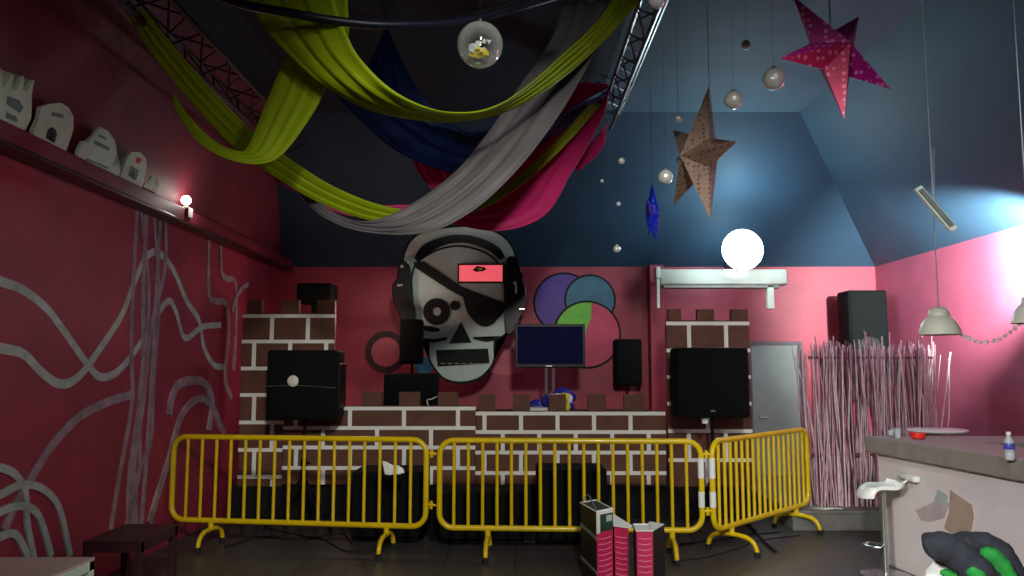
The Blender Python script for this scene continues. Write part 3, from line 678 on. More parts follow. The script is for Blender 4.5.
cutout('paper_house', 'rounded white house cut-out with a small arched door on the ledge', [(32, 130), (34, 118), (33, 107), (40, 104), (50, 103), (58, 108), (64, 117), (67, 130), (66, 152), (50, 145), (34, 138)],
       [([(45, 130), (47, 127), (51, 129), (54, 134), (54, 143), (52, 142), (51, 135), (48, 132), (47, 139), (45, 138)], 'box_black'), ([(44, 112), (54, 114), (56, 118), (45, 116)], 'card_mark')])
cutout('paper_house', 'pointed white house cut-out, third along the ledge', [(77, 150), (79, 141), (84, 143), (90, 127), (98, 131), (106, 140), (111, 153), (110, 168), (113, 164), (118, 168), (119, 178), (104, 170), (90, 164), (78, 158)],
       [([(88, 140), (103, 147), (104, 151), (89, 144)], 'card_mark'), ([(86, 158), (107, 167), (107, 169), (86, 160)], 'card_mark'), ([(91, 134), (98, 138), (98, 140), (91, 136)], 'card_mark')])
cutout('paper_tower', 'round-topped white cut-out with a red dot on the ledge', [(120, 178), (121, 158), (124, 152), (131, 152), (138, 158), (141, 168), (142, 188), (130, 184)],
       [([(130, 157), (134, 158), (135, 161), (133, 164), (130, 162)], 'card_red'), ([(127, 166), (135, 170), (135, 180), (133, 180), (132, 172), (129, 170), (129, 176), (127, 175)], 'card_mark')])
cutout('paper_boat', 'smallest low white cut-out at the right end of the ledge row', [(143, 187), (144, 183), (148, 184), (148, 176), (151, 177), (151, 184), (157, 186), (155, 193)])
# ================================================================== TRUSSES
def truss(name, label, m, x, z, w, y0, y1, h=None):
    t = thing(name, label, 'truss', (x, y0, z)); h = h or w
    R = [(x-w/2, z), (x+w/2, z), (x, z-h*.85)]
    for rx, rz in R:
        b = B(); tube(b, [(rx, y0, rz), (rx, y1, rz)], .02, 8); obj('rail', b, m, t, smooth=40)
    b = B(); n = int((y1-y0)/(w*2.3))
    for k in range(n):
        ya = y0+(y1-y0)*k/n; yb_ = y0+(y1-y0)*(k+.5)/n; yc = y0+(y1-y0)*(k+1)/n
        for i in range(3):
            A, C = R[i], R[(i+1) % 3]
            tube(b, [(A[0], ya, A[1]), (C[0], yb_, C[1]), (A[0], yc, A[1])], .009, 6, caps=False)
    obj('bracing', b, m, t)
    for yy in (y0+.8, (y0+y1)/2, y1-.3):
        b = B(); tube(b, [(x, yy, z), (x, yy, ZC)], .012, 6); obj('hanger', b, m, t)
truss('ceiling_truss', 'grey metal truss hanging under the teal ceiling at the right', 'steel', 1.07, 4.55, .2, 1.0, 8.75)
truss('ceiling_truss', 'dark brown truss along the top of the left maroon wall', 'truss_red', -2.55, 4.3, .26, .5, 9.0)
# curved navy pipe across the top
b = B(); tube(b, cr([PY(u, v, Y) for u, v, Y in ((175, -22, 4.9), (235, 2, 4.8), (290, 13, 4.75), (345, 22, 4.8), (400, 25, 4.9), (470, 20, 5.1), (560, -5, 5.4))], 6), .03, 10)
o = obj('curved_pipe', b, 'navy_bar', smooth=40); tag(o, 'thin curved navy pipe crossing the lime drapes near the top', 'pipe')
b = B(); tube(b, [PY(455, 18, 6.0), PY(500, 7, 6.0), PY(545, -8, 6.0)], .022, 8); tag(obj('straight_pipe', b, 'dark_string', smooth=40), 'short dark straight rod just above the large clear globe', 'rod')
b = B(); z = ZC-.05
box(b, -1.75, -1.6, 1.2, 8.9, z-.12, z+.06, .01); struct('trim_8', b, 'black_flat')
# ================================================================== DRAPES
def drape(name, label, m, st, folds=5, amp=.05, seed=1, nl=8, nc=22, sag=0.0):
    """st: stations (uL,vL,uR,vR,Y_left,Y_right)"""
    A = cr([PY(s[0], s[1], s[4]) for s in st], nl); C = cr([PY(s[2], s[3], s[5]) for s in st], nl)
    rnd = random.Random(seed); ph = rnd.uniform(0, 6); b = B(); n = len(A); G = []
    for i in range(n):
        t = (A[min(i+1, n-1)]-A[max(i-1, 0)]).normalized(); s = (C[i]-A[i]); w = s.length
        nrm = t.cross(s.normalized()) if w > 1e-4 else Vector((0, 1, 0))
        if nrm.length < .1: nrm = Vector((0, -1, 0))
        nrm.normalize(); row = []
        for k in range(nc+1):
            f = k/nc
            d = amp*.27*min(1, w/.25)*(math.sin(f*folds*2*PI+ph+.8*math.sin(i*.13+ph))*.6+.4*math.sin(f*folds*3.7*PI+ph*2+i*.07))*math.sin(PI*min(1, max(0, f*1.0)))**.5
            row.append(b.verts.new(A[i].lerp(C[i], f)+nrm*d))
        G.append(row)
    for i in range(n-1):
        for k in range(nc): b.faces.new((G[i][k], G[i+1][k], G[i+1][k+1], G[i][k+1]))
    o = obj(name, b, m, smooth=180); tag(o, label, 'drape')
    md = o.modifiers.new('thickness', 'SOLIDIFY'); md.thickness = .006
    return o
drape('ceiling_drape', 'long narrow lime green drape sagging from the left truss to the middle', 'lime',
      [(122, 5, 146, 12, 5.3, 5.2), (150, 50, 172, 44, 5.4, 5.3), (190, 100, 210, 88, 5.6, 5.5), (235, 148, 252, 130, 5.8, 5.7), (280, 180, 292, 160, 6.0, 5.9), (325, 205, 335, 187, 6.2, 6.1), (380, 222, 385, 206, 6.4, 6.3), (440, 222, 438, 212, 6.5, 6.5), (490, 205, 480, 200, 6.7, 6.7), (530, 178, 518, 176, 6.9, 6.9), (570, 140, 560, 136, 7.3, 7.2), (600, 105, 592, 100, 7.9, 7.8)], 3, .03, 2)
drape('ceiling_drape', 'lime green drape dropping to a curled loop over the left wall', 'lime',
      [(300, -40, 345, -40, 4.9, 4.8), (298, 0, 348, 8, 5.0, 4.9), (292, 45, 348, 40, 5.1, 5.0), (282, 65, 332, 75, 5.2, 5.1), (264, 108, 314, 112, 5.25, 5.2), (247, 148, 285, 152, 5.3, 5.25), (232, 150, 262, 164, 5.3, 5.25), (212, 140, 230, 160, 5.3, 5.2), (190, 118, 198, 142, 5.3, 5.2), (172, 90, 174, 106, 5.4, 5.35)], 4, .05, 5)
drape('ceiling_drape', 'broad lime green drape swooping across the centre under the clear globe', 'lime',
      [(222, -30, 330, -40, 4.9, 4.7), (250, 5, 335, 2, 5.0, 4.8), (268, 32, 346, 32, 5.0, 4.8), (290, 56, 360, 58, 5.0, 4.8), (322, 84, 390, 88, 5.0, 4.8), (365, 108, 424, 106, 5.1, 4.9), (410, 119, 455, 112, 5.2, 5.1), (460, 121, 490, 108, 5.4, 5.3), (510, 110, 524, 88, 5.6, 5.5), (560, 80, 565, 52, 5.9, 5.8), (605, 40, 600, 18, 6.2, 6.1), (650, -10, 630, -30, 6.4, 6.3)], 4, .055, 9)
drape('ceiling_drape', 'royal blue drape hanging dark behind the lime and grey cloths', 'navy_cloth',
      [(388, 20, 384, 15, 7.0, 7.0), (376, 50, 395, 45, 7.0, 6.9), (352, 95, 420, 92, 6.9, 6.8), (330, 85, 455, 125, 6.9, 6.8), (345, 105, 470, 135, 6.9, 6.8), (395, 150, 490, 130, 7.0, 6.9), (450, 172, 515, 132, 7.2, 7.1), (500, 175, 545, 125, 7.4, 7.3), (545, 155, 575, 105, 7.6, 7.5), (590, 120, 610, 85, 8.0, 7.9)], 4, .06, 11)
drape('ceiling_drape', 'wide silver grey drape crossing diagonally in front of the pink cloth', 'grey_cloth',
      [(562, 5, 615, 0, 6.4, 6.2), (552, 38, 598, 45, 6.3, 6.2), (520, 85, 570, 98, 6.2, 6.1), (490, 130, 540, 142, 6.1, 6.0), (455, 172, 508, 180, 6.0, 5.95), (410, 205, 470, 213, 6.0, 5.95), (375, 220, 425, 233, 6.0, 5.95), (345, 218, 365, 232, 6.1, 6.05), (318, 200, 325, 218, 6.2, 6.15), (296, 168, 301, 196, 6.4, 6.35), (278, 148, 285, 178, 6.6, 6.5)], 3, .05, 14)
drape('ceiling_drape', 'hot pink drape gathered behind the grey cloth up to the truss end', 'pink_cloth',
      [(255, 160, 258, 168, 6.7, 6.7), (290, 184, 294, 192, 6.8, 6.8), (340, 205, 345, 215, 6.9, 6.9), (400, 205, 400, 218, 7.0, 7.0), (440, 205, 450, 224, 7.0, 7.0), (480, 205, 500, 231, 7.05, 7.0), (500, 185, 545, 215, 7.2, 7.1), (525, 150, 572, 172, 7.4, 7.3), (548, 112, 592, 138, 7.7, 7.6), (570, 92, 606, 108, 8.0, 7.9), (575, 82, 608, 84, 8.3, 8.2)], 3, .06, 17)
drape('ceiling_drape', 'short dark pink cloth tail peeking out left of the grey drape', 'pink_cloth',
      [(408, 148, 440, 150, 7.6, 7.5), (416, 168, 450, 168, 7.6, 7.5), (430, 188, 462, 186, 7.6, 7.5), (450, 205, 480, 200, 7.6, 7.5)], 2, .05, 19)
drape('ceiling_drape', 'narrow pink cloth end flicking out below the truss end', 'pink_cloth',
      [(574, 166, 578, 172, 7.9, 7.9), (588, 146, 596, 156, 8.0, 8.0), (603, 128, 604, 144, 8.1, 8.1), (607, 122, 606, 128, 8.2, 8.2)], 1, .02, 23)
# ================================================================== GLOBES
def ceil_z(p):   # height of the ceiling or slope above a point
    z = ZC
    if p.y > YBT: z = min(z, ZC-(p.y-YBT)*(ZC-ZW)/(YB-YBT))
    if p.x > XRT: z = min(z, ZC-(p.x-XRT)*(ZC-ZW)/(XR-XRT))
    return z
def cord(p, r=.0025, m='dark_string', parent=None):
    b = B(); tube(b, [p, (p.x, p.y, ceil_z(p))], r, 5); return obj('cord', b, m, parent)
c = PY(480, 45, 5.0); Rg = 24.5*mpp(5.0)*.97
t = thing('clear_globe', 'large clear plastic globe with shiny bits inside, hanging by the grey drape', 'globe', tuple(c))
b = B(); bmesh.ops.create_uvsphere(b, u_segments=40, v_segments=24, radius=Rg, matrix=Matrix.Translation(c))
bmesh.ops.create_uvsphere(b, u_segments=40, v_segments=24, radius=Rg-.004, matrix=Matrix.Translation(c))
o = obj('shell', b, 'globe_shell', t, smooth=180)
b = B()
for k in range(14): lump(b, (c.x+random.uniform(-.06, .06), c.y+random.uniform(-.04, .04), c.z-.02+random.uniform(-.04, .04)), (random.uniform(.01, .028),)*3, k, .5, 1)
obj('foil_filling', b, 'mirror', t)
b = B(); lump(b, (c.x-.01, c.y, c.z-.05), (.06, .05, .03), 33, .4, 2); obj('green_filling', b, 'bag_yellow', t)
b = B(); lathe(b, [(.015, 0), (.015, .03), (.006, .035)], (c.x, c.y, c.z+Rg-.005), 12); obj('cap', b, 'chrome', t)
cord(c+Vector((0, 0, Rg+.03)), parent=t)
balls = [(733.5, 100, 9.5, 5.6, 'mirror ball beside the top of the gold star'), (774, 79, 11.5, 5.2, 'largest mirror ball, left of the pink star'),
         (746, 45, 5, 5.8, 'small mirror ball high between the truss and pink star'), (665.5, 177, 7.5, 6.2, 'medium mirror ball just above the blue star'),
         (621.5, 161, 3.4, 7.0, 'tiny mirror ball left of the blue star, upper'), (679, 160, 2.8, 7.0, 'tiny mirror ball at the left edge of the gold star'),
         (678.5, 119, 4, 6.6, 'small mirror ball above left of the gold star'), (617, 249, 3.8, 7.2, 'small mirror ball lowest, right of the pink drape above the wall'),
         (618.5, 204, 2.4, 7.4, 'tiny mirror ball beside the blue star, lower left'), (602, 181, 1.8, 7.6, 'faintest tiny mirror ball nearest the pink drape'),
         (657, 0, 9, 5.0, 'mirror ball cut by the top edge beside the grey truss')]
for u, v, r, Y, lb in balls:
    c = PY(u, v, Y); R_ = r*mpp(Y)
    t = thing('mirror_ball', lb, 'mirror ball', tuple(c), 0, 'mirror balls hung between the stars')
    b = B(); bmesh.ops.create_uvsphere(b, u_segments=14 if r < 5 else 20, v_segments=9 if r < 5 else 13, radius=R_, matrix=Matrix.Translation(c)); obj('mirror_tiles', b, 'mirror', t)
    b = B(); lathe(b, [(R_*.22, 0), (R_*.22, R_*.2), (.003, R_*.3)], (c.x, c.y, c.z+R_*.93), 10); obj('cap', b, 'chrome', t)
    cord(c+Vector((0, 0, R_*1.2)), .0009, parent=t)
# ================================================================== STARS
def star(name, label, c, R, yaw, roll, tilt, mA, mB, mdot, deep=.3, inner=.36, ang0=-90, dots=True, alt_f=None):
    t = thing(name, label, 'star lantern', tuple(c))
    Mx = Matrix.Translation(c) @ Matrix.Rotation(tilt, 4, 'X') @ Matrix.Rotation(yaw, 4, 'Z') @ Matrix.Rotation(roll, 4, 'Y')
    outl = []
    for k in range(10):
        a = math.radians(ang0+36*k); r = R if k % 2 == 0 else R*inner
        outl.append(Vector((r*math.cos(a), 0, r*math.sin(a))))
    b = B(); vs = [b.verts.new(Mx @ p) for p in outl]; f_ = b.verts.new(Mx @ Vector((0, -R*deep, 0))); g_ = b.verts.new(Mx @ Vector((0, R*deep, 0)))
    for k in range(10):
        a_, c_ = vs[k], vs[(k+1) % 10]; mi = 1 if (alt_f and k in alt_f) else 0
        b.faces.new((a_, c_, f_)).material_index = mi; b.faces.new((c_, a_, g_)).material_index = mi
    obj('paper_shell', b, [mA, mB], t)
    if False:
        b = B()
        for side in (-1, 1):
            fc = Vector((0, side*R*deep, 0))
            for k in range(10):
                tip, inn = (outl[k], outl[(k+1) % 10]) if k % 2 == 0 else (outl[(k+1) % 10], outl[k])
                nrm = (inn-tip).cross(fc-tip).normalized()
                if nrm.y*side < 0: nrm = -nrm
                n_ = 6
                for i in range(1, n_):
                    cnt = 1 if i < 3 else 2
                    for j in range(cnt):
                        s = i/n_; q0 = tip.lerp(inn, s); q1 = tip.lerp(fc, s*.9)
                        p = q0.lerp(q1, (j+1)/(cnt+1)); rr = R*.022*(.7+.4*s)
                        ux = (fc-tip).normalized(); uy = nrm.cross(ux)
                        ring = [b.verts.new(Mx @ (p+nrm*.0015+(ux*math.cos(2*PI*q/8)+uy*math.sin(2*PI*q/8))*rr)) for q in range(8)]
                        b.faces.new(ring)
        obj('punched_dots', b, mdot, t)
    top = max(vs_.z for vs_ in [Mx @ p for p in outl])
    tp = max([Mx @ p for p in outl], key=lambda p: p.z)
    return t, Mx
c = PY(834, 55, 4.9)
t, Mx = star('paper_star', 'large magenta and red paper star lantern with pale punched dots', c, 76*mpp(4.9), math.radians(22), math.radians(0), math.radians(-14), 'star_pink', 'star_red', 'star_dot', .3, .36, -90, True, (2, 8, 9, 5))
cord(Mx @ Vector((0, 0, 76*mpp(4.9)*.35)), .004, 'star_red', t)
c = PY(699, 157, 6.6)
t, Mx = star('paper_star', 'champagne gold foil star lantern hanging edge-on above the floodlight', c, 71*mpp(6.6), math.radians(-74), math.radians(0), math.radians(3), 'star_gold', 'star_gold', 'gold_dot', .3, .36, 0)
cord(Mx @ Vector((.31*71*mpp(6.6), 0, .93*71*mpp(6.6))), .003, 'string', t)
c = PY(652.5, 214, 8.0)
t, Mx = star('paper_star', 'small bright blue star lantern seen nearly edge-on', c, 33*mpp(8.0), math.radians(70), math.radians(0), 0, 'star_blue', 'star_blue', 'blue_dot', .22, .36, 90)
cord(Mx @ Vector((0, 0, 33*mpp(8.0))), .002, 'dark_string', t)
# ================================================================== PENDANTS OVER THE BAR
def pendant(label, u, v_rim, Y, w):
    c = PY(u, v_rim, Y); r = w/2*mpp(Y)
    t = thing('pendant_lamp', label, 'pendant lamp', tuple(c), 0, 'white dome pendant lamps over the bar')
    b = B(); s = r/.165
    prof = [(.165, 0), (.163, .012), (.155, .05), (.135, .1), (.105, .14), (.085, .155), (.083, .175), (.078, .205), (.055, .225), (.02, .235)]
    inn = [(x-.006, z-.004) for x, z in prof[::-1]]
    P_ = [(x*s, z*s) for x, z in prof+[(max(.004, x), z) for x, z in inn]]
    lathe(b, P_+[P_[0]], tuple(c), 32, solid=False); obj('shade', b, 'cream', t, smooth=40)
    b = B(); bmesh.ops.create_icosphere(b, subdivisions=2, radius=.04*s, matrix=Matrix.Translation(c+Vector((0, 0, .08*s)))); obj('bulb', b, 'white', t, smooth=60)
    cord(c+Vector((0, 0, .228*s)), .005, 'string', t)
    return c
pc1 = pendant('white dome pendant lamp above the bar, nearer the stick screen', 940, 334.5, 6.4, 39)
pc2 = pendant('white dome pendant lamp cut off by the right edge of the photo', 1034, 323, 5.5, 40)
t = thing('bead_garland', 'sagging garland of pale beads strung between the two pendant lamps', 'garland', tuple(PY(985, 343, 6.1)))
gp = cr([PY(955, 330, 6.4), PY(966, 337, 6.35), PY(980, 342, 6.3), PY(997, 340, 6.2), PY(1010, 332, 6.1), PY(1022, 322, 6.0)], 5)
b = B(); tube(b, gp, .003, 5); obj('string', b, 'string', t)
for k in range(2, len(gp)-1, 2):
    b = B(); lump(b, tuple(gp[k]), (.017, .015, .019), k, .3, 1); obj('bead', b, 'panel', t)
# strip light hanging
a = PY(917.5, 187.5, 6.42); c2 = PY(954, 230, 6.3)
t = thing('strip_light', 'thin tilted white strip lamp hanging against the blue slope', 'lamp', tuple((a+c2)/2))
d = (c2-a).normalized(); up = Vector((0, -1, .2)); s = d.cross(up).normalized(); u2 = s.cross(d)
Mx = Matrix.Translation((a+c2)/2) @ Matrix((s, d, u2)).transposed().to_4x4(); Ls = (c2-a).length/2
b = B(); box(b, -.035, .035, -Ls, Ls, -.02, .012, .006, mtx=Mx); obj('body', b, 'cream', t)
b = B(); box(b, -.022, .022, -Ls+.03, Ls-.03, .01, .022, .004, mtx=Mx); obj('diffuser', b, 'plinth', t)
for q in (-.06, .06):
    b = B(); tube(b, [Mx @ Vector((0, 0, -.02)), Vector(((a+c2)/2).to_tuple())+Vector((q*.2, 0, .5)), ], .003, 5); obj('wire', b, 'string', t)
# ================================================================== STICK SCREEN
t = thing('stick_screen', 'tall screen of pale upright sticks standing on the grey plinth', 'stick screen', (3.9, 9.15, ztop))
def stick(bm, x, y, z0, top, lx, ly, r, mi=0):
    n = 5; pts = []; k1 = random.gauss(0, .035); k2 = random.uniform(-.02, .02)
    for i in range(n+1):
        f = i/n; pts.append((x+lx*f+k1*math.sin(f*PI), y+ly*f+k2*math.sin(f*PI*1.3), z0+(top-z0)*f))
    tube(bm, pts, [r*(1-.3*i/n) for i in range(n+1)], 5, mi=mi)
xa = PY(812, 400, 9.1).x; xb = PY(930, 400, 9.1).x
zt_ = PY(860, 345, 9.1).z
for k in range(100):
    b = B(); x = xa+(xb-xa)*(k+.5)/100+random.uniform(-.02, .02); y = 8.98+random.uniform(-.03, .03)
    tp = zt_+random.uniform(-.06, .06) if random.random() > .1 else zt_+random.uniform(.08, .2)
    stick(b, x, y, ztop, tp, random.gauss(0, .085), random.uniform(-.04, .08), random.uniform(.006, .0125))
    obj('stick', b, random.choice(['stick', 'stick2', 'stick3', 'stick', 'stick2']), t)
b = B()
for k in range(230):
    x = random.uniform(xa-.02, xb+.02); stick(b, x, random.uniform(9.06, 9.2), ztop, zt_+random.uniform(-.15, .02), random.gauss(0, .1), random.uniform(-.03, .05), random.uniform(.005, .011), random.choice((0, 1, 1, 2)))
o = obj('rear_sticks', b, ['stick', 'stick2', 'stick3'], t); o['kind'] = 'stuff'
b = B(); box(b, xa-.05, xb+.05, 9.01, 9.04, zt_-.16, zt_-.13); box(b, xa-.05, xb+.05, 9.01, 9.04, .75, .78); obj('cross_rail', b, 'stick3', t)
for (u0, v0, u1, v1, lb) in ((811, 505, 803, 348, 'single pale stick leaning left of the stick screen'), (941, 440, 953, 352, 'single pale stick leaning at the right end of the stick screen')):
    p0 = PY(u0, v0, 9.0); p1 = PY(u1, v1, 9.0); f = (ztop-p1.z)/(p0.z-p1.z)
    foot = p1+(p0-p1)*f; b = B(); tube(b, [(foot.x, 9.0, ztop), (p1.x, 9.05, p1.z)], .009, 6); tag(obj('loose_stick', b, 'stick2'), lb, 'stick')
# ================================================================== BAR
zc = 1.10
A = PZ(864, 436, zc); C = PZ(1024, 461, zc); dr_ = (C-A); dr_.z = 0; dr_.normalize()  # front edge direction, towards the camera
n_in = Vector((-dr_.y, dr_.x, 0)); 
if n_in.x < 0: n_in = -n_in
def bp(s, w, z): p = A+dr_*s+n_in*w; return Vector((p.x, p.y, z))
t = thing('bar_counter', 'bar with thick grey stone top and off-white front panels', 'bar counter', (A.x, A.y, 0))
LEN = 6.2
def quadprism(bm, pts, z0, z1, mi=0): prism(bm, [Vector((p.x, p.y, z0)) for p in pts], (0, 0, z1-z0), mi)
wallx = XR-.02
b = B()
e1 = bp(0, 0, 0); e2 = bp(LEN, 0, 0); e3 = bp(LEN, .66, 0); e4 = bp(.72, .66, 0)
w1 = Vector((wallx, bp(.0, 0, 0).y+.02, 0)); w2 = Vector((wallx, e2.y, 0)); w3 = Vector((wallx-.42, e2.y, 0)); w4 = Vector((wallx-.42, e4.y, 0))
pts = [e1, e2, e3, e4, w4, w3, w2, w1]
quadprism(b, pts, zc-.14, zc); bmesh.ops.bevel(b, geom=[e for e in b.edges if e.calc_face_angle(0) > .5], offset=.008, segments=2, affect='EDGES')
obj('counter_top', b, 'counter', t, smooth=30)
b = B(); quadprism(b, [bp(.08, .08, 0), bp(LEN, .08, 0), bp(LEN, .14, 0), bp(.08, .14, 0)], 0, zc-.14); pf = obj('front_panel', b, 'panel', t)
b = B(); f1 = bp(.08, .14, 0); quadprism(b, [f1, bp(.14, .14, 0), Vector((wallx, bp(.14, .14, 0).y, 0)), Vector((wallx, f1.y+.02, 0))], 0, zc-.14); obj('end_panel', b, 'panel', t)
b = B(); quadprism(b, [bp(.8, .6, 0), bp(LEN, .6, 0), bp(LEN, .63, 0), bp(.8, .63, 0)], 0, zc-.14); obj('inner_panel', b, 'counter_in', t)
b = B(); quadprism(b, [w4+Vector((.04, 0, 0)), w3+Vector((.04, 0, 0)), w3+Vector((.08, 0, 0)), w4+Vector((.08, 0, 0))], 0, zc-.14); obj('wall_side_panel', b, 'counter_in', t)
def on_panel(u, v, off=.003):
    r = ray(u, v); p0 = bp(0, .08-off, 0); s = (p0-_O).dot(n_in)/r.dot(n_in); return _O+r*s
for nm, uv, m, off, lb in (('patch', [(915, 510), (928, 505), (938, 499), (950, 503), (944, 518), (930, 522), (921, 520)], 'stain_pink', .003, 'faded pink patch'), ('patch', [(934, 500), (938, 489), (948, 496), (946, 506), (936, 504)], 'stain_grey', .0042, 'faded grey patch'),
                  ('patch', [(950, 490), (972, 505), (974, 517), (970, 535), (964, 545), (944, 528), (949, 512)], 'stain_tan', .005, 'faded tan diamond patch')):
    b = B(); P_ = [on_panel(u, v, off) for u, v in uv]; prism(b, P_, n_in*(off+.001)); obj(nm, b, m, pf, label=lb)
# red ashtray, cups, bottle
c = PZ(918, 439, zc)
t = thing('ashtray', 'small bright red ashtray on the bar end', 'ashtray', (c.x, c.y, zc))
b = B(); lathe(b, [(.045, 0), (.06, .012), (.062, .05), (.052, .05), (.045, .015), (.01, .012)], (c.x, c.y, zc), 20); obj('bowl', b, 'red', t, smooth=40)
b = B()
for k in range(4):
    a = k*PI/2; box(b, c.x+.057*math.cos(a)-.008, c.x+.057*math.cos(a)+.008, c.y+.057*math.sin(a)-.008, c.y+.057*math.sin(a)+.008, zc+.045, zc+.056, .002)
obj('rests', b, 'red', t)
for (u, v, lb, tilt) in ((888, 437, 'clear plastic cup lying at the left corner of the bar top', 1), (898, 438, 'clear plastic cup standing beside the red ashtray on the bar', 0)):
    c = PZ(u, v, zc); b = B()
    Mx = Matrix.Translation((c.x, c.y, zc+(.035 if tilt else 0))) @ (Matrix.Rotation(PI/2-.1, 4, 'Y') if tilt else Matrix.Identity(4))
    lathe(b, [(.024, 0), (.033, .08), (.035, .083), (.031, .08), (.022, .004)], (0, 0, 0), 18, mtx=Mx, solid=True); tag(obj('plastic_cup', b, 'water', smooth=40), lb, 'cup')
c = PZ(1010, 460, zc)
t = thing('water_bottle', 'small clear water bottle with blue label near the right end of the bar', 'bottle', (c.x, c.y, zc))
s = .9
b = B(); lathe(b, [(x*s, z*s) for x, z in ((.03, 0), (.036, .01), (.036, .05), (.033, .055), (.036, .06), (.036, .12), (.03, .15), (.014, .175), (.014, .19))], (c.x, c.y, zc), 22); obj('body', b, 'water', t, smooth=40)
b = B(); lathe(b, [(.0335, .072), (.0345, .074), (.0345, .112), (.0335, .114)], (c.x, c.y, zc), 22); obj('label_band', b, 'label_blue', t, smooth=40)
b = B(); lathe(b, [(.015, .168), (.015, .186), (.012, .189)], (c.x, c.y, zc), 16); obj('cap', b, 'white', t, smooth=40)
# high white table behind
p = PY(932, 430, 8.4)
t = thing('high_table', 'round white high table behind the far end of the bar', 'table', (p.x, 8.35, ztop if 8.35 > yf else 0))
zz = PY(932, 431, 8.1).z
b = B(); lathe(b, [(.26, -.03), (.29, -.015), (.29, 0), (.28, .005)], (p.x, 8.3, zz), 36); obj('table_top', b, 'white', t, smooth=40)
b = B(); tube(b, [(p.x, 8.3, .02), (p.x, 8.3, zz-.03)], .03, 12); obj('column', b, 'chrome', t, smooth=40)
b = B(); lathe(b, [(.22, 0), (.22, .015), (.04, .03)], (p.x, 8.3, 0), 30); obj('base', b, 'chrome', t, smooth=40)
# bar stool
YST = 6.9
c = PZ(885, 567, 0)
sx, sy = c.x-.04, c.y-.3
zs = PY(884, 489, sy).z
sx = PY(884, 530, sy).x
t = thing('bar_stool', 'white curved-seat bar stool at the left end of the bar', 'stool', (sx, sy, 0))
b = B(); k = mpp(sy)
prof = [(-23, -6), (-20, -1), (-14, 2), (-4, 2.4), (8, 2.2), (15, 3), (19, 6)]
top = cr([Vector((x*k, 0, z*k)) for x, z in prof], 4); G = []
for j in range(9):
    f = j/8; y = (f-.5)*.26; e = 1-.35*(2*f-1)**4; G.append([(b.verts.new((sx+p_.x*e, sy+y, zs+p_.z+.02*(2*f-1)**2)), b.verts.new((sx+p_.x*e, sy+y, zs+p_.z-.02+.01*(2*f-1)**2))) for p_ in top])
m_ = len(top)
for j in range(8):
    for i in range(m_-1):
        for q in (0, 1):
            b.faces.new((G[j][i][q], G[j+1][i][q], G[j+1][i+1][q], G[j][i+1][q]))
for j in range(8):
    for i in (0, m_-1): b.faces.new((G[j][i][0], G[j+1][i][0], G[j+1][i][1], G[j][i][1]))
for i in range(m_-1):
    for j in (0, 8): b.faces.new((G[j][i][0], G[j][i+1][0], G[j][i+1][1], G[j][i][1]))
obj('seat', b, 'white', t, smooth=50)
b = B(); bx = sx+27*k; tube(b, [(sx+17*k, sy, zs+3*k), (bx-.01, sy, zs+9*k)], .01); box(b, bx-.035, bx+.03, sy-.14, sy+.14, zs+8*k, zs+8*k+.05, .015); obj('back_rail', b, 'white', t, smooth=50)
b = B(); tube(b, [(sx, sy, .03), (sx, sy, zs-.02)], .026, 14); obj('post', b, 'chrome', t, smooth=40)
b = B(); lathe(b, [(.2, 0), (.2, .012), (.05, .035)], (sx, sy, 0), 30); obj('base', b, 'chrome', t, smooth=40)
b = B(); fr = []; zf = .25
for q in range(9): a = math.radians(120+q*15); fr.append((sx+.0+.17*math.cos(a)*1.0, sy+.12*math.sin(a), zf))
tube(b, [(sx, sy, zf)]+fr+[(sx, sy, zf)], .009, 8); obj('footrest', b, 'chrome', t, smooth=40)
b = B(); q = PY(848, 511, 8.0); lump(b, (3.35, yf+.05, ztop+.014), (.16, .04, .012), 4, .3, 2); tag(obj('cloth_strip', b, 'white_card'), 'thin white strip lying on the edge of the grey plinth', 'strip')
# ================================================================== CHAIR WITH JACKET (bottom right)
YJ = 3.75
def J(u, v, dy=0): return PY(u, v, YJ+dy)
c0 = J(968, 575)
t = thing('white_chair', 'white shell chair under the jacket at the bottom right', 'chair', (c0.x, YJ-.1, 0))
b = B(); bk = []
cx0, cx1 = J(931, 560).x, J(1004, 560).x; zt2 = J(960, 552).z
for i in range(9):
    f = i/8; x = cx0+(cx1-cx0)*f; h = zt2-.09*(2*f-1)**4; bk.append((x, h, YJ-.06*(1-(2*f-1)**2)+.0))
ins = []
for x, h, y in bk: 
    ins.append([b.verts.new((x, y+.05, h)), b.verts.new((x, y+.05-.0, .62)), b.verts.new(((x-c0.x)*.95+c0.x, y-.02, .47)), b.verts.new(((x-c0.x)*.95+c0.x, y-.42, .45))])
for a_, c_ in zip(ins, ins[1:]):
    for i in range(3): b.faces.new((a_[i], c_[i], c_[i+1], a_[i+1]))
o = obj('seat_shell', b, 'white', t, smooth=50); md = o.modifiers.new('thickness', 'SOLIDIFY'); md.thickness = .02
for sx_, sy_ in ((-1, -1), (1, -1), (-1, 1), (1, 1)):
    b = B(); tube(b, [(c0.x+sx_*.16, YJ-.2+sy_*.15, .46), (c0.x+sx_*.21, YJ-.2+sy_*.2, 0)], .014, 10); obj('leg', b, 'chrome', t, smooth=40)
t = thing('jacket', 'charcoal jacket with bright green lining thrown over the white chair', 'jacket', (c0.x, YJ, zt2-.3))
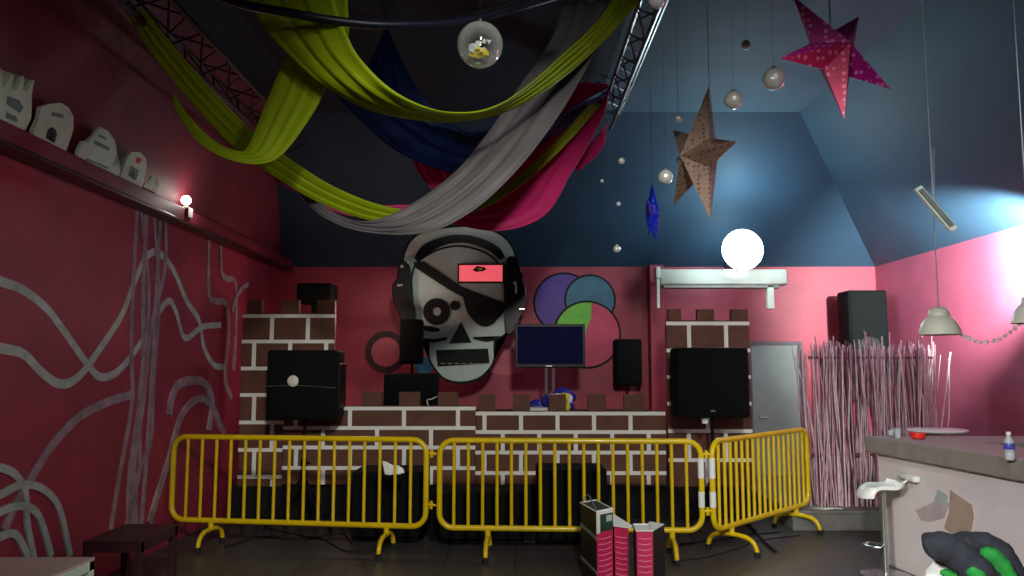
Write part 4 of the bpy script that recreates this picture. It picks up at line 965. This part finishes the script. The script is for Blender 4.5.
def sausage(bm, pts, rad, seg=14, seed=1, k=.045):
    pts = cr(pts, 6); n = len(pts); rnd = random.Random(seed); p1 = rnd.uniform(0, 6)
    rr = [rad[0]+(rad[1]-rad[0])*i/(n-1) for i in range(n)]
    rr = [r*(1+k*math.sin(i*1.1+p1)+k*.6*math.sin(i*2.3+p1))*min(1, .45+i*.25, .45+(n-1-i)*.25) for i, r in enumerate(rr)]
    tube(bm, pts, rr, seg)
b = B()
sausage(b, [J(925, 549, -.05), J(938, 546, -.08), J(955, 553, -.1), J(972, 568, -.12), J(985, 585, -.12), J(990, 600, -.1)], (.062, .075), seed=2)
sausage(b, [J(950, 548, .06), J(972, 545, .05), J(990, 549, .03), J(1003, 562, .0), J(1010, 585, 0), J(1012, 605, 0)], (.06, .075), seed=5)
sausage(b, [J(975, 556, -.02), J(985, 560, -.04), J(992, 575, -.06), J(994, 600, -.06)], (.06, .07), seed=8)
obj('jacket_cloth', b, 'jacket', t, smooth=60)
b = B()
sausage(b, [J(980, 552, -.07), J(993, 556, -.09), J(1002, 567, -.1), J(1007, 580, -.1), J(1008, 600, -.1)], (.03, .05), seed=3)
sausage(b, [J(966, 566, -.15), J(978, 577, -.17), J(985, 592, -.16)], (.03, .04), seed=7)
sausage(b, [J(940, 572, -.05), J(955, 576, -.08), J(968, 585, -.1)], (.02, .03), seed=9)
obj('green_lining', b, 'jgreen', t, smooth=60)
# ================================================================== PINK AND BLACK BOXES
def tallbox(label, u0, um, u1, vt, Y, dr, tapers=0.0, top='white', flap=True, band=False):
    """u0-um: side face, um-u1: other face; corner nearest the camera at um"""
    z1 = PY(um, vt, Y).z; P0 = PY(um, vt, Y); w1 = (um-u0)*mpp(Y); w2 = (u1-um)*mpp(Y)
    t = thing('display_box', label, 'box', (P0.x, Y, 0), 0, 'tall pink and black boxes in front of the middle barrier')
    return t, P0, w1, w2, z1
def corner_box(label, corner, left, right, h, faces, lid, extra=None, top_out=.0):
    """four-corner box: nearest corner, left corner, right corner on the floor; faces: materials (left face, right face)"""
    c = Vector((corner[0], corner[1], 0)); l = Vector((left[0], left[1], 0)); r = Vector((right[0], right[1], 0)); f = l+r-c
    ctr = (l+r)/2
    t = thing('display_box', label, 'box', tuple(ctr), 0, 'tall pink and black boxes before the middle barrier')
    up = lambda p, k=1.0: Vector((ctr.x+(p.x-ctr.x)*(1+top_out*k), ctr.y+(p.y-ctr.y)*(1+top_out*k), h*k))
    b = B(); lo = [b.verts.new(p) for p in (c, r, f, l)]; hi = [b.verts.new(up(p)) for p in (c, r, f, l)]
    mats = ['box_black', faces[0], faces[1], lid]
    for i in range(4):
        fc = b.faces.new((lo[i], lo[(i+1) % 4], hi[(i+1) % 4], hi[i])); fc.material_index = (2, 0, 0, 1)[i]
    b.faces.new(lo[::-1]); b.faces.new(hi).material_index = 3
    obj('carton', b, mats, t)
    # rim
    b = B()
    for i in range(4):
        q = [up(p) for p in (c, r, f, l)]; tube(b, [q[i]+Vector((0, 0, .002)), q[(i+1) % 4]+Vector((0, 0, .002))], .007, 6)
    obj('rim', b, 'white', t)
    # stripes on the pink faces
    b = B()
    for fi, (p, q) in enumerate(((l, c), (c, r))):
        if faces[fi] != 'box_pink': continue
        d = (q-p).normalized(); nn = Vector((d.y, -d.x, 0))
        for k in range(int(h/.042)-1):
            z = .03+k*.042; 
            if extra and z > h-extra[1]-.02: continue
            kk = z/h
            a1 = up(p, kk); a2 = up(q, kk); a1 = Vector((a1.x, a1.y, z)); a2 = Vector((a2.x, a2.y, z))
            a = a1.lerp(a2, .1); c_ = a1.lerp(a2, .9)
            m = (a+c_)/2
            pts = [a, m+Vector((0, 0, -.008)), c_, c_+Vector((0, 0, .007)), m+Vector((0, 0, -.001)), a+Vector((0, 0, .007))]
            prism(b, [x+nn*.003 for x in pts], -nn*.004)
    if len(b.verts): obj('wavy_stripes', b, 'box_stripe', t)
    else: b.free()
    return t, c, l, r, up
# left box: black left face, pink right face with a dark green label at the top
def fl(u, Y): return PY(u, 560, Y)
Yb = 6.5
zA = PY(598, 512, Yb).z
c = fl(597, Yb); l = fl(581, Yb+.42); r = fl(613, Yb+.14)
t, c_, l_, r_, up = corner_box('left tall box, black side with white stripe, pink striped face and green label', (c.x, c.y), (l.x, l.y), (r.x, r.y), zA, ('box_black', 'box_pink'), 'box_black', extra=(0, .17))
d = (r_-c_).normalized(); nn = Vector((d.y, -d.x, 0)); w = (r_-c_).length
b = B(); prism(b, [c_+d*.0+Vector((0, 0, zA-.16))+nn*.004, c_+d*w+Vector((0, 0, zA-.16))+nn*.004, c_+d*w+Vector((0, 0, zA))+nn*.004, c_+Vector((0, 0, zA))+nn*.004], -nn*.004); obj('top_label', b, 'box_green', t)
b = B(); prism(b, [c_-d*.005+Vector((0, 0, zA-.17))+nn*.007, c_+d*.035+Vector((0, 0, zA-.17))+nn*.007, c_+d*.035+Vector((0, 0, zA-.025))+nn*.007, c_+d*w+Vector((0, 0, zA-.025))+nn*.007, c_+d*w+Vector((0, 0, zA))+nn*.007, c_-d*.005+Vector((0, 0, zA))+nn*.007], -nn*.006); obj('white_edging', b, 'white', t)
b = B(); prism(b, [c_+d*w*.58+Vector((0, 0, zA-.09))+nn*.006, c_+d*w*.92+Vector((0, 0, zA-.09))+nn*.006, c_+d*w*.92+Vector((0, 0, zA-.04))+nn*.006, c_+d*w*.58+Vector((0, 0, zA-.04))+nn*.006], -nn*.004); obj('pale_mark', b, 'skull', t)
d = (c_-l_).normalized(); nn = Vector((d.y, -d.x, 0)); w = (c_-l_).length
b = B()
for z_, h_ in ((.36, .03), (.10, .02)): prism(b, [l_+Vector((0, 0, z_+.03))+nn*.004, c_+Vector((0, 0, z_))+nn*.004, c_+Vector((0, 0, z_+h_))+nn*.004, l_+Vector((0, 0, z_+h_+.03))+nn*.004], -nn*.004)
obj('white_stripe', b, 'door', t)
b = B(); tube(b, cr([up(l_)+Vector((.01, 0, 0)), up(l_)+Vector((.06, 0, .07)), up(l_).lerp(up(c_), .6)+Vector((.02, 0, .05)), up(c_)+Vector((0, 0, .0))], 4), .006, 6); obj('carry_handle', b, 'plinth', t)
Yb = 6.6
zB = PY(625, 527, Yb).z
c = fl(615, Yb+.05); l = fl(611, Yb+.3); r = fl(628, Yb-.02)
t, c_, l_, r_, up = corner_box('middle tall box with a wide pink striped face and folded white top', (c.x, c.y), (l.x, l.y), (r.x, r.y), zB, ('box_black', 'box_pink'), 'white', top_out=.12)
b = B(); q = [up(c_), up(r_), up(r_)+Vector((.05, .05, -.01)), up(l_)+Vector((.0, 0, .06))]; prism(b, q, (0, 0, .01)); obj('flap', b, 'white', t)
c = fl(637, 6.35); r = fl(653, 6.35+.0); l = fl(634, 6.35+.25)
zC = PY(645, 531, 6.35).z
t, c_, l_, r_, up = corner_box('right tall box standing apart, pink striped front, black side and white top', (c.x, c.y), (l.x, l.y), (r.x, r.y), zC, ('box_black', 'box_pink'), 'white', top_out=.03)
c2_ = fl(652, 6.37)
b = B(); r2 = fl(665, 6.62); quad = [r_, Vector((r2.x, r2.y, 0)), Vector((r2.x-.1, r2.y+.1, 0)), l_+(r_-c_)*.9]
prism(b, [Vector((p.x, p.y, 0)) for p in quad], (0, 0, zC-.005)); sd = obj('side_carton', b, 'box_black', t)
b = B(); prism(b, [Vector((p.x, p.y, zC-.004)) for p in quad], (0, 0, .008)); obj('side_top', b, 'white', t)
# ================================================================== TABLES (bottom left)
def frame_table(name, label, x0, x1, y0, y1, z, mt, mf, th=.045, lw=.045, under=None):
    t = thing(name, label, 'table', ((x0+x1)/2, (y0+y1)/2, 0))
    b = B(); box(b, x0, x1, y0, y1, z-.012, z, .003); obj('table_top', b, mt, t)
    b = B()
    for q in ((x0, x1, y0, y0+lw), (x0, x1, y1-lw, y1), (x0, x0+lw, y0, y1), (x1-lw, x1, y0, y1)): box(b, q[0], q[1], q[2], q[3], z-.012-th, z-.0125, .003)
    obj('apron', b, mf, t)
    for sx_ in (x0, x1-lw):
        for sy_ in (y0, y1-lw):
            b = B(); box(b, sx_, sx_+lw, sy_, sy_+lw, 0, z-.012-th, .003); obj('leg', b, mf, t)
    return t
zt3 = .75; p = PZ(95, 557, zt3)
t = frame_table('white_table', 'white square-framed table at the bottom left corner', p.x-1.1, p.x, p.y-1.0, p.y, zt3, 'table_top', 'table_frame', .05, .05)
zt4 = .5; p = PZ(97, 541, zt4); q = PZ(150, 541, zt4); r = PZ(140, 524, zt4)
frame_table('dark_table', 'low dark table against the mural wall behind the white table', max(XL+.02, p.x-.1), q.x-.06, p.y, r.y, zt4, 'dark_wood', 'dark_wood', .07, .05)
b = B(); q = PZ(210, 576, 0)
# ================================================================== FLOOR CABLES
def cable(label, pts, r=.008, m='rubber'):
    b = B(); tube(b, cr([PZ(u, v, 0)+Vector((0, 0, r)) for u, v in pts], 5), r, 6); tag(obj('floor_cable', b, m, smooth=60), label, 'cable')
cable('black cable snaking under the left barrier', [(225, 548), (260, 538), (300, 541), (340, 534), (352, 545)])
cable('black cable looping on the floor between the feet of the left barrier', [(270, 530), (300, 536), (325, 541), (347, 552), (385, 549)])
cable('black cable running diagonally beside the right barrier near foot', [(745, 524), (756, 534), (765, 544), (776, 553)], .014)
cable('thin cable under the coupling of the middle and right barriers', [(680, 545), (712, 541), (745, 536), (780, 533)])
cable('thin cable on the floor right of the boxes', [(672, 562), (705, 558), (735, 550), (760, 541), (800, 536)], .006)
# ================================================================== LIGHTS
def area(loc, tgt, size, power, col=(1, 1, 1), sy=None, spread=None):
    l = bpy.data.lights.new('area', 'AREA'); l.energy = power; l.size = size; l.color = col
    if sy: l.shape = 'RECTANGLE'; l.size_y = sy
    if spread: l.spread = spread
    o = bpy.data.objects.new('room_light', l); COL.objects.link(o); o.location = loc
    o.rotation_euler = (Vector(tgt)-Vector(loc)).to_track_quat('-Z', 'Y').to_euler(); return o
def point(loc, power, col=(1, 1, 1), r=.1):
    l = bpy.data.lights.new('point', 'POINT'); l.energy = power; l.color = col; l.shadow_soft_size = r
    o = bpy.data.objects.new('lamp_light', l); COL.objects.link(o); o.location = loc; return o
def spot(loc, tgt, power, ang, blend=.6, col=(1, 1, 1), r=.1):
    l = bpy.data.lights.new('spot', 'SPOT'); l.energy = power; l.color = col; l.spot_size = math.radians(ang); l.spot_blend = blend; l.shadow_soft_size = r
    o = bpy.data.objects.new('spot_light', l); COL.objects.link(o); o.location = loc
    o.rotation_euler = (Vector(tgt)-Vector(loc)).to_track_quat('-Z', 'Y').to_euler(); return o
point(flood_pos, 60, (.62, .9, 1), .12)
point(Vector((flood_pos.x, 10.72, flood_pos.z-.05)), 22, (.6, .9, 1), .12)      # spill behind the floodlight
point(Vector((flood_pos.x, 10.15, 3.88)), 11, (.5, .88, 1), .1)
spot((2.4, 2.0, 4.6), (2.2, 7.0, 0), 260, 42, .8, (.95, 1, 1), .25)  # fill added to lift the right-hand floor, no fixture
point(bulb_pos, 4, (1, .95, .88), .05)
point((-1.9, 9.9, 2.4), 15, (1, .55, .45), .15)                                  # added reddish fill for the back wall, no lamp there
spot((4.72, 7.25, 3.0), (5.25, 8.6, 2.9), 2800, 80, .9, (.9, 1, .97), .06)     # wall lamp just beyond the right edge
spot((4.3, 4.0, 3.2), (3.2, 9.5, 4.3), 180, 66, .9, (.7, .92, 1), .2)         # lamp lighting the right-hand ceiling slopes
spot((.6, -1.5, 4.4), (.2, 9.4, -.5), 1500, 46, .5, (1, .97, .9), .3)          # booth light behind the viewer
spot((1.6, .5, 3.6), (-3.4, 5.6, .5), 260, 66, .8, (1, .95, .92), .3)  # added fill for the left wall, source unseen
spot((-1.5, -.5, 3.2), (4.2, 6.4, .9), 1500, 42, .8, (1, .98, .96), .3)  # bar panel fill, added without a fixture
spot((.3, 1.2, 4.7), (-.2, 6.6, 3.2), 230, 44, .9, (1, .98, .92), .25)  # unseen light added high up to brighten the drapes
w = bpy.data.worlds.new('world'); sc.world = w; w.use_nodes = True
w.node_tree.nodes['Background'].inputs[0].default_value = (.35, .45, .6, 1); w.node_tree.nodes['Background'].inputs[1].default_value = .03
vs = sc.view_settings; vs.view_transform = 'Standard'; vs.look = 'None'; vs.gamma = 1; vs.exposure = 0; vs.use_curve_mapping = False
